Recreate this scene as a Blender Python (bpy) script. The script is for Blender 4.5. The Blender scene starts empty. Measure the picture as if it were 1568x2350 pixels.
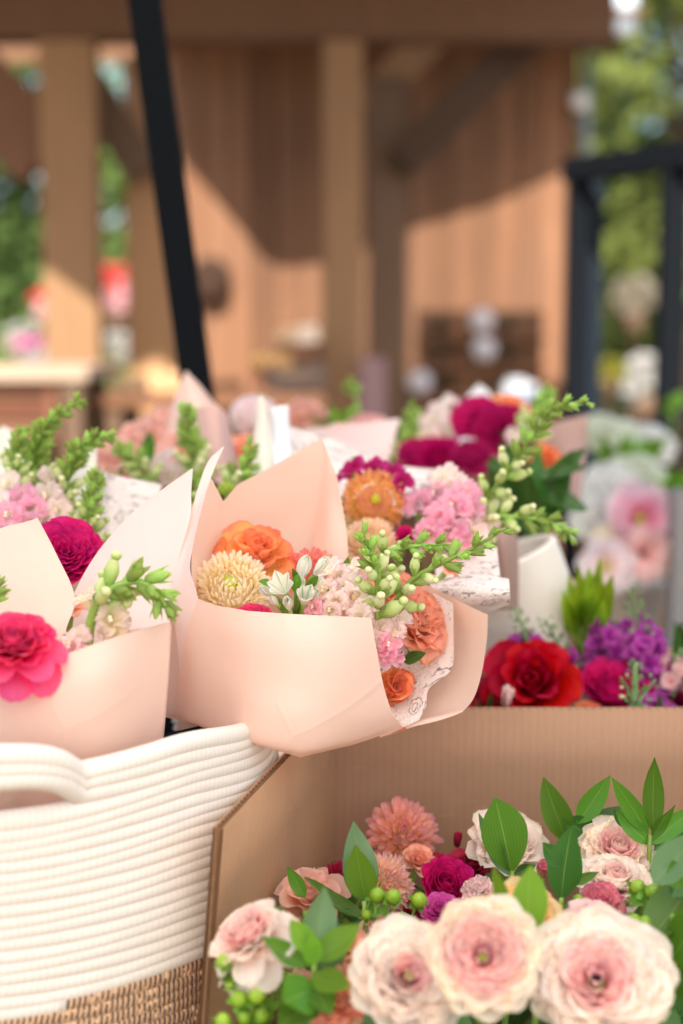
import bpy, math, random
from mathutils import Vector, Matrix
from math import sin, cos, tan, pi, radians, sqrt, atan2

# ------------------------------------------------------------------ camera, light, exposure
S = bpy.context.scene
C = S.collection
EYE = 1.45                      # camera height above the ground
PITCH = 7.4                     # degrees looking down
cam_data = bpy.data.cameras.new('camera')
cam_data.lens = 50
cam_data.sensor_fit = 'VERTICAL'
cam_data.sensor_height = 36
cam_data.clip_start = 0.05
cam_data.clip_end = 400
cam_data.dof.use_dof = True
cam_data.dof.focus_distance = 0.945
cam_data.dof.aperture_fstop = 2.9
cam = bpy.data.objects.new('camera', cam_data)
C.objects.link(cam)
cam.location = (0, 0, EYE)
cam.rotation_euler = (radians(90 - PITCH), 0, 0)
S.camera = cam

SUN_EL, SUN_AZ = 40.0, -6.0     # degrees; azimuth: light travels towards +Y, a little towards +X
W = bpy.data.worlds.new('World')
S.world = W
W.use_nodes = True
wn = W.node_tree.nodes
bg = wn['Background']
sky = wn.new('ShaderNodeTexSky')
sky.sky_type = 'NISHITA'
sky.sun_disc = False
sky.sun_elevation = radians(SUN_EL)
sky.sun_rotation = radians(180 + SUN_AZ)
sky.air_density = 1.0
sky.dust_density = 2.0
W.node_tree.links.new(sky.outputs[0], bg.inputs[0])
bg.inputs[1].default_value = 0.12
sun_data = bpy.data.lights.new('sun', 'SUN')
sun_data.energy = 4.8
sun_data.angle = radians(0.6)
sun_data.color = (1.0, 0.93, 0.83)
sun = bpy.data.objects.new('sun', sun_data)
C.objects.link(sun)
SUN_DIR = Vector((cos(radians(SUN_EL)) * sin(radians(-SUN_AZ)), cos(radians(SUN_EL)) * cos(radians(SUN_AZ)), -sin(radians(SUN_EL))))
sun.rotation_euler = SUN_DIR.to_track_quat('-Z', 'Y').to_euler()
S.view_settings.view_transform = 'Standard'
S.view_settings.look = 'None'
S.view_settings.exposure = 1.24
S.view_settings.gamma = 1
S.view_settings.use_curve_mapping = False
S.render.engine = 'CYCLES'
S.cycles.max_bounces = 8
S.cycles.diffuse_bounces = 4
S.cycles.transmission_bounces = 6
S.cycles.use_denoising = True

# ------------------------------------------------------------------ helpers
FPX = 50 / 36 * 2350
_cp, _sp = cos(radians(PITCH)), sin(radians(PITCH))

def P(u, v, Y):
    """world point at distance Y in front of the camera whose picture lies at (u, v) of a 1568 x 2350 frame"""
    dx = (u - 784) / FPX
    dy = -(v - 1175) / FPX
    t = Y / (_cp + dy * _sp)
    return Vector((t * dx, Y, EYE + t * (dy * _cp - _sp)))

def link(o, parent=None):
    C.objects.link(o)
    if parent:
        o.parent = parent
    return o

def mesh(name, verts, faces, mat=None, parent=None, uvs=None, smooth=True):
    me = bpy.data.meshes.new(name)
    me.from_pydata([tuple(v) for v in verts], [], faces)
    if uvs:
        l = me.uv_layers.new(name='UVMap')
        idx = [0] * len(me.loops)
        me.loops.foreach_get('vertex_index', idx)
        flat = []
        for i in idx:
            flat += [uvs[i][0], uvs[i][1]]
        l.data.foreach_set('uv', flat)
    if smooth:
        me.polygons.foreach_set('use_smooth', [True] * len(me.polygons))
    me.update()
    if mat:
        me.materials.append(mat)
    return link(bpy.data.objects.new(name, me), parent)

def inst(name, me, parent, M=None, mat=None):
    o = bpy.data.objects.new(name, me)
    link(o, parent)
    if M is not None:
        o.matrix_local = M
    if mat is not None and o.material_slots:
        o.material_slots[0].link = 'OBJECT'
        o.material_slots[0].material = mat
    return o

def tag(o, label, cat, group=None, kind=None):
    if label: o['label'] = label
    if cat: o['category'] = cat
    if group: o['group'] = group
    if kind: o['kind'] = kind
    return o

def empty(name, loc, label=None, cat=None, group=None, rot=None, scale=1):
    o = bpy.data.objects.new(name, None)
    o.empty_display_size = .02
    C.objects.link(o)
    M = Matrix.Translation(loc)
    if rot is not None: M = M @ rot.to_4x4()
    o.matrix_world = M @ Matrix.Scale(scale, 4)
    return tag(o, label, cat, group)

def frame_z(n, roll=0):
    """rotation whose +Z is n"""
    q = Vector(n).normalized().to_track_quat('Z', 'Y')
    return q.to_matrix() @ Matrix.Rotation(roll, 3, 'Z')

class MB:
    def __init__(s): s.v = []; s.f = []; s.uv = []
    def add(s, vs, fs, uvs=None):
        b = len(s.v)
        s.v += [Vector(x) for x in vs]
        s.f += [tuple(i + b for i in f) for f in fs]
        s.uv += uvs if uvs else [(0.5, 0.5)] * len(vs)
    def box(s, a, b, M=None):
        x0, y0, z0 = a; x1, y1, z1 = b
        vs = [Vector(p) for p in ((x0,y0,z0),(x1,y0,z0),(x1,y1,z0),(x0,y1,z0),(x0,y0,z1),(x1,y0,z1),(x1,y1,z1),(x0,y1,z1))]
        if M: vs = [M @ p for p in vs]
        s.add(vs, [(0,3,2,1),(4,5,6,7),(0,1,5,4),(1,2,6,5),(2,3,7,6),(3,0,4,7)])
    def bar(s, p, q, w, h, up=(0,0,1)):
        """box from p to q with section w (sideways) x h (towards up)"""
        p, q = Vector(p), Vector(q); d = q - p; L = d.length; d.normalize()
        sd = d.cross(Vector(up)).normalized(); u2 = sd.cross(d)
        M = Matrix((sd, d, u2)).transposed().to_4x4(); M.translation = p
        s.box((-w/2, 0, -h/2), (w/2, L, h/2), M)
    def tube(s, pts, r, n=8, cap=True, uvl=None):
        pts = [Vector(p) for p in pts]; m = len(pts)
        rr = r if isinstance(r, (list, tuple)) else [r] * m
        prev = None; vs = []; uv = []; L = 0
        for i, p in enumerate(pts):
            t = (pts[min(i+1, m-1)] - pts[max(i-1, 0)]).normalized()
            if prev is None:
                a = t.orthogonal().normalized()
            else:
                a = (prev - t * prev.dot(t)).normalized()
            prev = a; b = t.cross(a)
            if i: L += (p - pts[i-1]).length
            for k in range(n):
                an = 2 * pi * k / n
                vs.append(p + (a * cos(an) + b * sin(an)) * rr[i]); uv.append((k / n, L if uvl is None else L * uvl))
        fs = [(i*n + k, i*n + (k+1) % n, (i+1)*n + (k+1) % n, (i+1)*n + k) for i in range(m-1) for k in range(n)]
        if cap:
            fs.append(tuple(range(n-1, -1, -1))); fs.append(tuple((m-1)*n + k for k in range(n)))
        s.add(vs, fs, uv)
    def ellipsoid(s, c, ax, M=None, nu=8, nv=6, f=None):
        vs = []; uv = []
        for j in range(nv + 1):
            th = pi * j / nv
            for i in range(nu):
                ph = 2 * pi * i / nu
                p = Vector((sin(th)*cos(ph), sin(th)*sin(ph), cos(th)))
                if f: p = f(p)
                p = Vector((p.x*ax[0], p.y*ax[1], p.z*ax[2]))
                if M: p = M @ p
                vs.append(p + Vector(c)); uv.append((i / nu, 1 - j / nv))
        fs = [(j*nu + i, (j+1)*nu + i, (j+1)*nu + (i+1) % nu, j*nu + (i+1) % nu) for j in range(nv) for i in range(nu)]
        s.add(vs, fs, uv)
    def me(s, name, mat=None, smooth=True):
        o = mesh(name, s.v, s.f, mat, None, s.uv, smooth); m = o.data
        bpy.data.objects.remove(o)
        return m
    def build(s, name, mat=None, parent=None, smooth=True):
        return mesh(name, s.v, s.f, mat, parent, s.uv, smooth)

def cr(p, t):
    """Catmull-Rom through the list p, t in [0, 1]"""
    n = len(p) - 1
    if n < 1: return p[0]
    x = min(max(t, 0), 1) * n; i = min(int(x), n - 1); f = x - i
    a, b = p[i], p[i+1]
    z = p[i-1] if i > 0 else a * 2 - b
    c = p[i+2] if i + 2 <= n else b * 2 - a
    return (a * 2 + (b - z) * f + (z * 2 - a * 5 + b * 4 - c) * f * f + (a * 3 - z - b * 3 + c) * f ** 3) * .5

def lin(p, t):
    n = len(p) - 1; x = min(max(t, 0), 1) * n; i = min(int(x), n - 1)
    return p[i].lerp(p[i+1], x - i)

def sheet(name, rows, mat, parent, nu=26, nv=20, polyrows=(), world=False):
    """a sheet of paper through rows of (u, v, Y) points"""
    R = [[Vector(p) if world else P(*p) for p in r] for r in rows]
    K = []
    for j, r in enumerate(R):
        K.append([(lin if j in polyrows else cr)(r, i / nu) for i in range(nu + 1)])
    vs = []; uv = []
    for j in range(nv + 1):
        for i in range(nu + 1):
            vs.append(cr([K[q][i] for q in range(len(K))], j / nv)); uv.append((i / nu, 1 - j / nv))
    fs = [(j*(nu+1)+i, j*(nu+1)+i+1, (j+1)*(nu+1)+i+1, (j+1)*(nu+1)+i) for j in range(nv) for i in range(nu)]
    iv = (parent.matrix_world.inverted() if parent else Matrix())
    return mesh(name, [iv @ v for v in vs], fs, mat, parent, uv)

# ------------------------------------------------------------------ materials
def srgb(h):
    if isinstance(h, str):
        h = h.lstrip('#'); c = [int(h[i:i+2], 16) / 255 for i in (0, 2, 4)]
    else: c = h
    return tuple((x / 12.92 if x <= .04045 else ((x + .055) / 1.055) ** 2.4) for x in c) + (1,)

class NT:
    def __init__(s, name):
        s.m = bpy.data.materials.new(name); s.m.use_nodes = True
        s.t = s.m.node_tree; s.n = s.t.nodes; s.b = s.n['Principled BSDF']; s.out = s.n['Material Output']
    def new(s, typ, ins=None, **kw):
        x = s.n.new('ShaderNode' + typ)
        for k, v in kw.items(): setattr(x, k, v)
        if ins:
            for k, v in ins.items(): s.set(x, k, v)
        return x
    def set(s, x, k, v):
        i = x.inputs[k]
        if hasattr(v, 'is_linked') or hasattr(v, 'links'): s.t.links.new(v, i)
        elif hasattr(v, 'outputs'): s.t.links.new(v.outputs[0], i)
        else: i.default_value = v
    def math(s, op, a, b=0.0, clamp=False):
        x = s.n.new('ShaderNodeMath'); x.operation = op; x.use_clamp = clamp
        s.set(x, 0, a); s.set(x, 1, b); return x.outputs[0]
    def mix(s, f, a, b, blend='MIX'):
        x = s.n.new('ShaderNodeMix'); x.data_type = 'RGBA'; x.blend_type = blend
        s.set(x, 0, f); s.set(x, 6, a); s.set(x, 7, b); return x.outputs[2]
    def ramp(s, f, stops):
        x = s.n.new('ShaderNodeValToRGB'); s.set(x, 0, f)
        e = x.color_ramp.elements
        while len(e) < len(stops): e.new(.5)
        for k, (p, c) in enumerate(stops): e[k].position = p; e[k].color = c
        return x.outputs[0]
    def noise(s, scale, vec=None, detail=3, rough=.5, dist=0):
        x = s.n.new('ShaderNodeTexNoise'); x.inputs['Scale'].default_value = scale
        x.inputs['Detail'].default_value = detail; x.inputs['Roughness'].default_value = rough
        x.inputs['Distortion'].default_value = dist
        if vec is not None: s.t.links.new(vec, x.inputs['Vector'])
        return x.outputs[0]
    def uv(s): return s.new('TexCoord').outputs['UV']
    def obj(s): return s.new('TexCoord').outputs['Object']
    def gen(s): return s.new('TexCoord').outputs['Generated']
    def sep(s, v):
        x = s.n.new('ShaderNodeSeparateXYZ'); s.t.links.new(v, x.inputs[0]); return x.outputs
    def comb(s, a, b, c=0.0):
        x = s.n.new('ShaderNodeCombineXYZ'); s.set(x, 0, a); s.set(x, 1, b); s.set(x, 2, c); return x.outputs[0]
    def mapv(s, v, sc=(1,1,1), loc=(0,0,0), rot=(0,0,0)):
        x = s.n.new('ShaderNodeMapping'); s.t.links.new(v, x.inputs[0])
        x.inputs['Scale'].default_value = sc; x.inputs['Location'].default_value = loc; x.inputs['Rotation'].default_value = rot
        return x.outputs[0]
    def bump(s, h, strength=.3, dist=.001):
        x = s.n.new('ShaderNodeBump'); x.inputs['Strength'].default_value = strength; x.inputs['Distance'].default_value = dist
        s.set(x, 'Height', h); s.t.links.new(x.outputs[0], s.b.inputs['Normal']); return x.outputs[0]
    def fin(s, col, rough=.7, trans=0, spec=.3, tcol=None, coat=0):
        s.set(s.b, 'Base Color', col); s.set(s.b, 'Roughness', rough); s.b.inputs['Specular IOR Level'].default_value = spec
        if coat: s.b.inputs['Coat Weight'].default_value = coat
        if trans:
            t = s.n.new('ShaderNodeBsdfTranslucent'); s.set(t, 'Color', tcol if tcol is not None else col)
            mx = s.n.new('ShaderNodeMixShader'); mx.inputs[0].default_value = trans
            s.t.links.new(s.b.outputs[0], mx.inputs[1]); s.t.links.new(t.outputs[0], mx.inputs[2])
            s.t.links.new(mx.outputs[0], s.out.inputs[0])
        return s.m

_mc = {}
def soft(h, g=.72):
    return tuple(x ** g for x in srgb(h)[:3]) + (1,)

def petal_mat(name, base, mid, tip, rim=None, vein=.12, trans=.38, rough=.6, rimpos=.86, var=.16, g=.72):
    soft = lambda h: tuple(x ** g for x in srgb(h)[:3]) + (1,)
    """petal colour from claw (base) to lip (tip), with veins, blotches and a coloured rim"""
    if name in _mc: return _mc[name]
    t = NT(name)
    uv = t.sep(t.uv())
    rnd = t.new('ObjectInfo').outputs['Random']
    nz = t.noise(3.5, t.comb(t.math('ADD', uv[0], t.math('MULTIPLY', rnd, 13.0)), uv[1]), 3)
    f = t.math('ADD', uv[1], t.math('MULTIPLY', t.math('SUBTRACT', nz, .5), .38))
    c = t.ramp(f, [(.12, soft(base)), (.55, soft(mid)), (.92, soft(tip))])
    if rim:
        edge = t.math('MAXIMUM', uv[1], t.math('ABSOLUTE', t.math('MULTIPLY', t.math('SUBTRACT', uv[0], .5), 2.0)))
        r = t.new('MapRange', {0: t.math('ADD', edge, t.math('MULTIPLY', t.math('SUBTRACT', nz, .5), .25)), 1: rimpos, 2: 1.0})
        c = t.mix(t.math('MULTIPLY', r.outputs[0], .85), c, soft(rim))
    ve = t.noise(1.0, t.comb(t.math('MULTIPLY', uv[0], 46.0), t.math('ADD', t.math('MULTIPLY', uv[1], 2.2), rnd)), 2)
    vf = t.math('MULTIPLY', t.math('SUBTRACT', ve, .42, True), vein * 7, True)
    hs = t.new('HueSaturation', {'Color': c, 'Saturation': 1.15, 'Value': .86})
    c = t.mix(vf, c, hs.outputs[0])
    val = t.math('ADD', 1 - var, t.math('MULTIPLY', rnd, var * 1.5))
    hv = t.new('HueSaturation', {'Color': c, 'Value': val, 'Hue': t.math('ADD', .493, t.math('MULTIPLY', rnd, .014))})
    c = hv.outputs[0]
    t.bump(ve, .14, .0006)
    tc = t.new('HueSaturation', {'Color': c, 'Saturation': 1.0, 'Value': 1.15})
    _mc[name] = t.fin(c, rough, min(.56, trans + .17), .2, tcol=tc.outputs[0])
    return _mc[name]

def leaf_mat(name, dark, light, back=None, trans=.3, rough=.38, veins=9, pale=0):
    if name in _mc: return _mc[name]
    t = NT(name); uv = t.sep(t.uv()); rnd = t.new('ObjectInfo').outputs['Random']
    x = t.math('ABSOLUTE', t.math('SUBTRACT', uv[0], .5))
    n = t.noise(4, t.obj(), 3)
    c = t.mix(t.math('ADD', t.math('MULTIPLY', n, .6), t.math('MULTIPLY', rnd, .4)), srgb(dark), srgb(light))
    # midrib and long parallel side veins
    rib = t.math('SUBTRACT', 1.0, t.math('MULTIPLY', x, 38.0), True)
    w = t.math('SINE', t.math('ADD', t.math('MULTIPLY', x, 44.0), t.math('MULTIPLY', uv[1], 3.0)))
    w = t.math('POWER', t.math('ABSOLUTE', w), 14.0)
    c = t.mix(t.math('MULTIPLY', t.math('MAXIMUM', rib, t.math('MULTIPLY', w, .25)), .45), c, srgb('9fbf6a'))
    hv = t.new('HueSaturation', {'Color': c, 'Value': t.math('ADD', .8, t.math('MULTIPLY', rnd, .45)), 'Hue': t.math('ADD', .485, t.math('MULTIPLY', rnd, .03))})
    c = hv.outputs[0]
    if back:
        g = t.new('NewGeometry')
        c = t.mix(g.outputs['Backfacing'], c, srgb(back))
    tc = t.new('HueSaturation', {'Color': c, 'Value': 1.5, 'Saturation': 1.05, 'Hue': .475})
    t.bump(t.math('ADD', t.math('MULTIPLY', rib, -1.0), t.math('MULTIPLY', w, -.2)), .4, .0006)
    _mc[name] = t.fin(c, rough, trans, .45, tcol=tc.outputs[0])
    return _mc[name]

def plain(name, col, rough=.7, var=.12, scale=30, bump=0, spec=.3, trans=0, metal=0):
    if name in _mc: return _mc[name]
    t = NT(name); n = t.noise(scale, t.obj(), 4)
    c = srgb(col)
    cc = t.mix(n, tuple(x * (1 - var) for x in c[:3]) + (1,), tuple(min(1, x * (1 + var)) for x in c[:3]) + (1,))
    if bump: t.bump(n, bump, .002)
    t.b.inputs['Metallic'].default_value = metal
    _mc[name] = t.fin(cc, rough, trans, spec)
    return _mc[name]

def wood_mat(name, a, b, scale=3, rough=.75):
    t = NT(name); rnd = t.new('ObjectInfo').outputs['Random']
    o = t.obj()
    off = t.comb(t.math('MULTIPLY', rnd, 17.0), t.math('MULTIPLY', rnd, 9.0), t.math('MULTIPLY', rnd, 31.0))
    v = t.new('VectorMath', {0: o, 1: off}).outputs[0]
    g = t.noise(scale, t.mapv(v, (9, 9, .8)), 5, .6, .6)
    g2 = t.noise(1.2, v, 2)
    c = t.mix(g, srgb(a), srgb(b))
    c = t.mix(t.math('MULTIPLY', g2, .5), c, srgb('6d5a4c'))
    hv = t.new('HueSaturation', {'Color': c, 'Value': t.math('ADD', .72, t.math('MULTIPLY', rnd, .55))})
    t.bump(g, .4, .004)
    return t.fin(hv.outputs[0], rough, 0, .2)
# ------------------------------------------------------------------ flowers
def petal(L=1, W=.4, th0=40, curl=-20, cup=1.0, ruf=.02, roll=0, r0=.02, z0=0, wb=.35, mpos=.62, tipp=2.2, ns=6, nt=6, seed=0, point=0, notch=0, crease=0):
    """one petal: grows from the flower's axis at angle th0 (0 = upright), curl bends it, cup hollows it"""
    rg = random.Random(seed); ph = [rg.uniform(0, 6.3) for _ in range(4)]
    fr = rg.uniform(2.2, 3.6)
    vs = []; uv = []
    ss = [i / ns for i in range(ns + 1)]
    ss = [sin(x * pi / 2) * .55 + x * .45 for x in ss]
    r, z, ps = r0, z0, 0
    for i, s in enumerate(ss):
        th = radians(th0 + curl * s + roll * max(0, s - .45) ** 2 * 3.3)
        if i:
            ds = (s - ps) * L; r += sin(th) * ds; z += cos(th) * ds
        ps = s
        if s < mpos: hw = wb + (1 - wb) * sin(pi / 2 * s / mpos)
        else: hw = max(0, 1 - ((s - mpos) / (1 - mpos)) ** tipp) ** (.5 if not point else .9)
        if i == ns: hw = .18 if not point else .03
        hw *= W
        T = Vector((sin(th), cos(th))); N = Vector((-cos(th), sin(th)))
        for k in range(nt + 1):
            t = 2 * k / nt - 1
            a = cup * t * hw / max(W, .01) * .9
            x = sin(a) / max(cup, .01) * W if cup > .01 else t * hw
            inw = (1 - cos(a)) / max(cup, .01) * W if cup > .01 else 0
            inw += crease * abs(t) * hw
            q = ruf * (s ** 2) * (sin(fr * t * 2 + ph[0]) + .6 * sin(fr * 2.3 * t + ph[1]) + .5 * sin(5 * s + ph[2]))
            e = ruf * .8 * (s ** 3) * sin(fr * 3.1 * t + ph[3]) - notch * (1 - abs(t)) * (s ** 6)
            vs.append((r + N.x * (inw + q) + T.x * e, x, z + N.y * (inw + q) + T.y * e)); uv.append((k / nt, s))
    n1 = nt + 1
    fs = [(i*n1 + k, i*n1 + k + 1, (i+1)*n1 + k + 1, (i+1)*n1 + k) for i in range(ns) for k in range(nt)]
    return vs, fs, uv

_pm = {}
def petal_data(key, nvar=2, **kw):
    if key not in _pm:
        out = []
        for q in range(nvar):
            vs, fs, uv = petal(seed=hash(str(key)) % 997 + q * 31 if False else sum(map(ord, str(key))) + q * 31, **kw)
            me = bpy.data.meshes.new('petal'); me.from_pydata(vs, [], fs)
            l = me.uv_layers.new(name='UVMap'); idx = [0] * len(me.loops); me.loops.foreach_get('vertex_index', idx)
            flat = []
            for i in idx: flat += [uv[i][0], uv[i][1]]
            l.data.foreach_set('uv', flat)
            me.polygons.foreach_set('use_smooth', [True] * len(me.polygons)); me.update()
            me.materials.append(bpy.data.materials[0])
            out.append(me)
        _pm[key] = out
    return _pm[key]

# rings of petals: (count, dict of petal shape)
def rings_ranunculus(open_=1.0, n=9, ruf=.014, ball=0, cnt=7):
    R = []
    for k in range(n):
        f = k / (n - 1)
        th = 6 + (70 * open_) * f ** .9
        R.append((cnt + k // 2, dict(L=.30 + .72 * f, W=.22 + .24 * f, th0=th + ball * 28, curl=(-34 if f < .4 else -20) - ball * 62, cup=1.15, ruf=ruf * (.6 + .6 * f),
                  r0=.05 + .03 * f, z0=.14 * (1 - f), wb=.45, mpos=.68, tipp=2.3, roll=12 * f, ns=5, nt=6)))
    return R
def rings_deep():
    R = [(5, dict(L=.30, W=.10, th0=-8, curl=24, cup=1.6, ruf=.02, r0=.09, z0=.08, wb=.6, mpos=.6, tipp=2.2, ns=4, nt=4))]
    for k in range(13):
        f = k / 12
        R.append((6 + k // 2, dict(L=.34 + .70 * f, W=.17 + .32 * f, th0=30 + 62 * f ** .9, curl=-14 - 28 * f, cup=1.0, ruf=.011, r0=.13, z0=.10 * (1 - f) - .02,
                  wb=.5, mpos=.72, tipp=2.5, roll=16, ns=5, nt=7)))
    return R
def rings_rose(open_=1.0):
    return [(3, dict(L=.72, W=.30, th0=2, curl=-4, cup=2.6, ruf=.01, r0=.03, wb=.7, mpos=.6, tipp=3, ns=6, nt=7)),
            (4, dict(L=.78, W=.36, th0=12, curl=-14, cup=2.2, ruf=.015, r0=.05, wb=.6, roll=18, tipp=3, ns=6, nt=7)),
            (5, dict(L=.86, W=.42, th0=30*open_, curl=-34, cup=1.8, ruf=.02, r0=.06, wb=.5, roll=34, tipp=2.6, ns=7, nt=7)),
            (5, dict(L=.95, W=.50, th0=50*open_, curl=-48, cup=1.5, ruf=.025, r0=.06, wb=.45, roll=52, tipp=2.4, ns=7, nt=7)),
            (5, dict(L=1.05, W=.58, th0=68*open_, curl=-52, cup=1.25, ruf=.03, r0=.06, wb=.4, roll=70, tipp=2.2, ns=7, nt=7)),
            (5, dict(L=1.12, W=.62, th0=86*open_, curl=-46, cup=1.0, ruf=.035, r0=.06, wb=.4, roll=76, tipp=2.0, ns=7, nt=7))]
def rings_garden(open_=1.0):   # frilly many-petalled rose
    R = []
    for k in range(8):
        f = k / 7
        R.append((4 + k // 2, dict(L=.62 + .42 * f, W=.28 + .26 * f, th0=4 + 74 * open_ * f, curl=-8 - 44 * f, cup=1.9 - .9 * f, ruf=.035 + .012 * f, r0=.03 + .03 * f,
                  wb=.5, roll=14 + 56 * f, tipp=2.4, ns=6, nt=7, notch=-.05)))
    return R
def dome(n, R0, L, W, lift, curl, cup, start=12, end=108, flat=.75, dens=1.0, **kw):
    """petals set all over a dome so that they overlap like tiles"""
    out = []
    for k in range(n):
        f = k / (n - 1); ph = radians(start + (end - start) * f)
        r = R0 * sin(ph); z = R0 * cos(ph) * flat
        w = W * (.62 + .38 * min(1, f * 1.6)); l = L * (.62 + .38 * f)
        out.append((max(6, int(2 * pi * (r + l * .45) / (w * 1.55) * dens)), dict(L=l, W=w, th0=math.degrees(ph) + lift * (1 - .5 * f), curl=curl, cup=cup, r0=r, z0=z, ns=5, nt=4, **kw)))
    return out
def rings_mum(): return dome(10, .54, .42, .098, 6, -66, 2.4, 15, 108, .55, 1.12, ruf=.004, wb=.75, mpos=.66, tipp=2.8)
def rings_dahlia(): return dome(7, .40, .62, .165, 10, -40, 1.9, 14, 100, .7, 1.05, ruf=.012, wb=.55, mpos=.6, tipp=2.1, crease=.12)
def rings_dahlia_point(): return dome(7, .40, .62, .165, 10, -34, 1.9, 12, 100, .7, 1.05, ruf=.02, wb=.5, mpos=.5, tipp=1.6, crease=.3, point=1)
def rings_pompon():
    return [(12, dict(L=.2, W=.06, th0=-10, curl=-30, cup=2.4, ruf=.01, r0=.17, z0=.36, ns=4, nt=4, wb=.7, mpos=.7, tipp=2.4))] + dome(7, .58, .40, .115, 6, -62, 2.6, 26, 112, .6, 1.0, ruf=.008, wb=.7, mpos=.72, tipp=2.6)
def rings_carnation():
    R = []
    for k in range(7):
        f = k / 6
        R.append((6 + k, dict(L=.5 + .5 * f, W=.22 + .14 * f, th0=6 + 78 * f, curl=-16, cup=.7, ruf=.085, r0=.04, wb=.3, mpos=.8, tipp=3, ns=5, nt=7, roll=18 * f)))
    return R
def rings_skirt():
    R = []
    for k in range(9):
        f = k / 8
        R.append((6 + k // 2, dict(L=.30 + .52 * f, W=.18 + .20 * f, th0=8 + 66 * f, curl=-20, cup=1.1, ruf=.016, r0=.06, z0=.12 * (1 - f), wb=.45, mpos=.68, tipp=2.2, roll=14, ns=5, nt=6)))
    R.append((7, dict(L=.98, W=.42, th0=72, curl=34, cup=.7, ruf=.022, r0=.06, wb=.4, mpos=.62, tipp=2.2, ns=7, nt=7)))
    R.append((7, dict(L=1.12, W=.50, th0=88, curl=46, cup=.6, ruf=.026, r0=.06, wb=.4, mpos=.62, tipp=2.2, ns=7, nt=7)))
    return R
KINDS = {'ranunculus_skirt': lambda: rings_skirt(), 'ranunculus': lambda: rings_ranunculus(), 'ranunculus_flat': lambda: rings_ranunculus(1.18, 10, .020), 'ranunculus_ball': lambda: rings_ranunculus(.95, 10, .010, .55, 8),
         'ranunculus_deep': lambda: rings_deep(),
         'rose': lambda: rings_rose(), 'rose_bud': lambda: rings_rose(.45)[:5], 'garden_rose': lambda: rings_garden(), 'garden_rose_up': lambda: rings_garden(.7),
         'mum': lambda: rings_mum(), 'dahlia': lambda: rings_dahlia(), 'dahlia_point': lambda: rings_dahlia_point(), 'pompon': lambda: rings_pompon(), 'carnation': lambda: rings_carnation(), 'anemone': lambda: [(6, dict(L=.9, W=.42, th0=52, curl=-12, cup=.8, ruf=.03, r0=.06, wb=.4, mpos=.62, tipp=2.2, ns=5, nt=6)), (7, dict(L=1.0, W=.48, th0=72, curl=-10, cup=.6, ruf=.04, r0=.06, wb=.4, mpos=.62, tipp=2.2, ns=5, nt=6))],
         'bud': lambda: [(3, dict(L=1.5, W=.52, th0=30, curl=-64, cup=2.0, ruf=.005, r0=.03, wb=.5, mpos=.45, tipp=2, ns=6, nt=6)), (4, dict(L=1.3, W=.5, th0=38, curl=-66, cup=1.9, ruf=.01, r0=.05, wb=.5, mpos=.45, tipp=2, ns=6, nt=6))]}
TALL = {'mum': .3, 'pompon': .35, 'dahlia': .35, 'dahlia_point': .35, 'rose': .45, 'rose_bud': .55, 'garden_rose': .4, 'garden_rose_up': .5, 'ranunculus_ball': .35, 'ranunculus_deep': .35, 'ranunculus': .3, 'carnation': .4, 'bud': .7}
STEM = leaf_mat('stem green', '75983a', '9cbb58', trans=.05)

def centre_data(name, n=26):
    if name in _pm: return _pm[name]
    b = MB(); rg = random.Random(4)
    b.ellipsoid((0, 0, .08), (.12, .12, .10), None, 10, 6)
    for i in range(n):
        a = i * 2.39996; r = .13 * sqrt(i / n)
        b.ellipsoid((r * cos(a), r * sin(a), .17 - r * .5 + rg.uniform(0, .015)), (.022, .022, .05), None, 5, 4)
    _pm[name] = b.me(name, bpy.data.materials[0]); return _pm[name]

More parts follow.
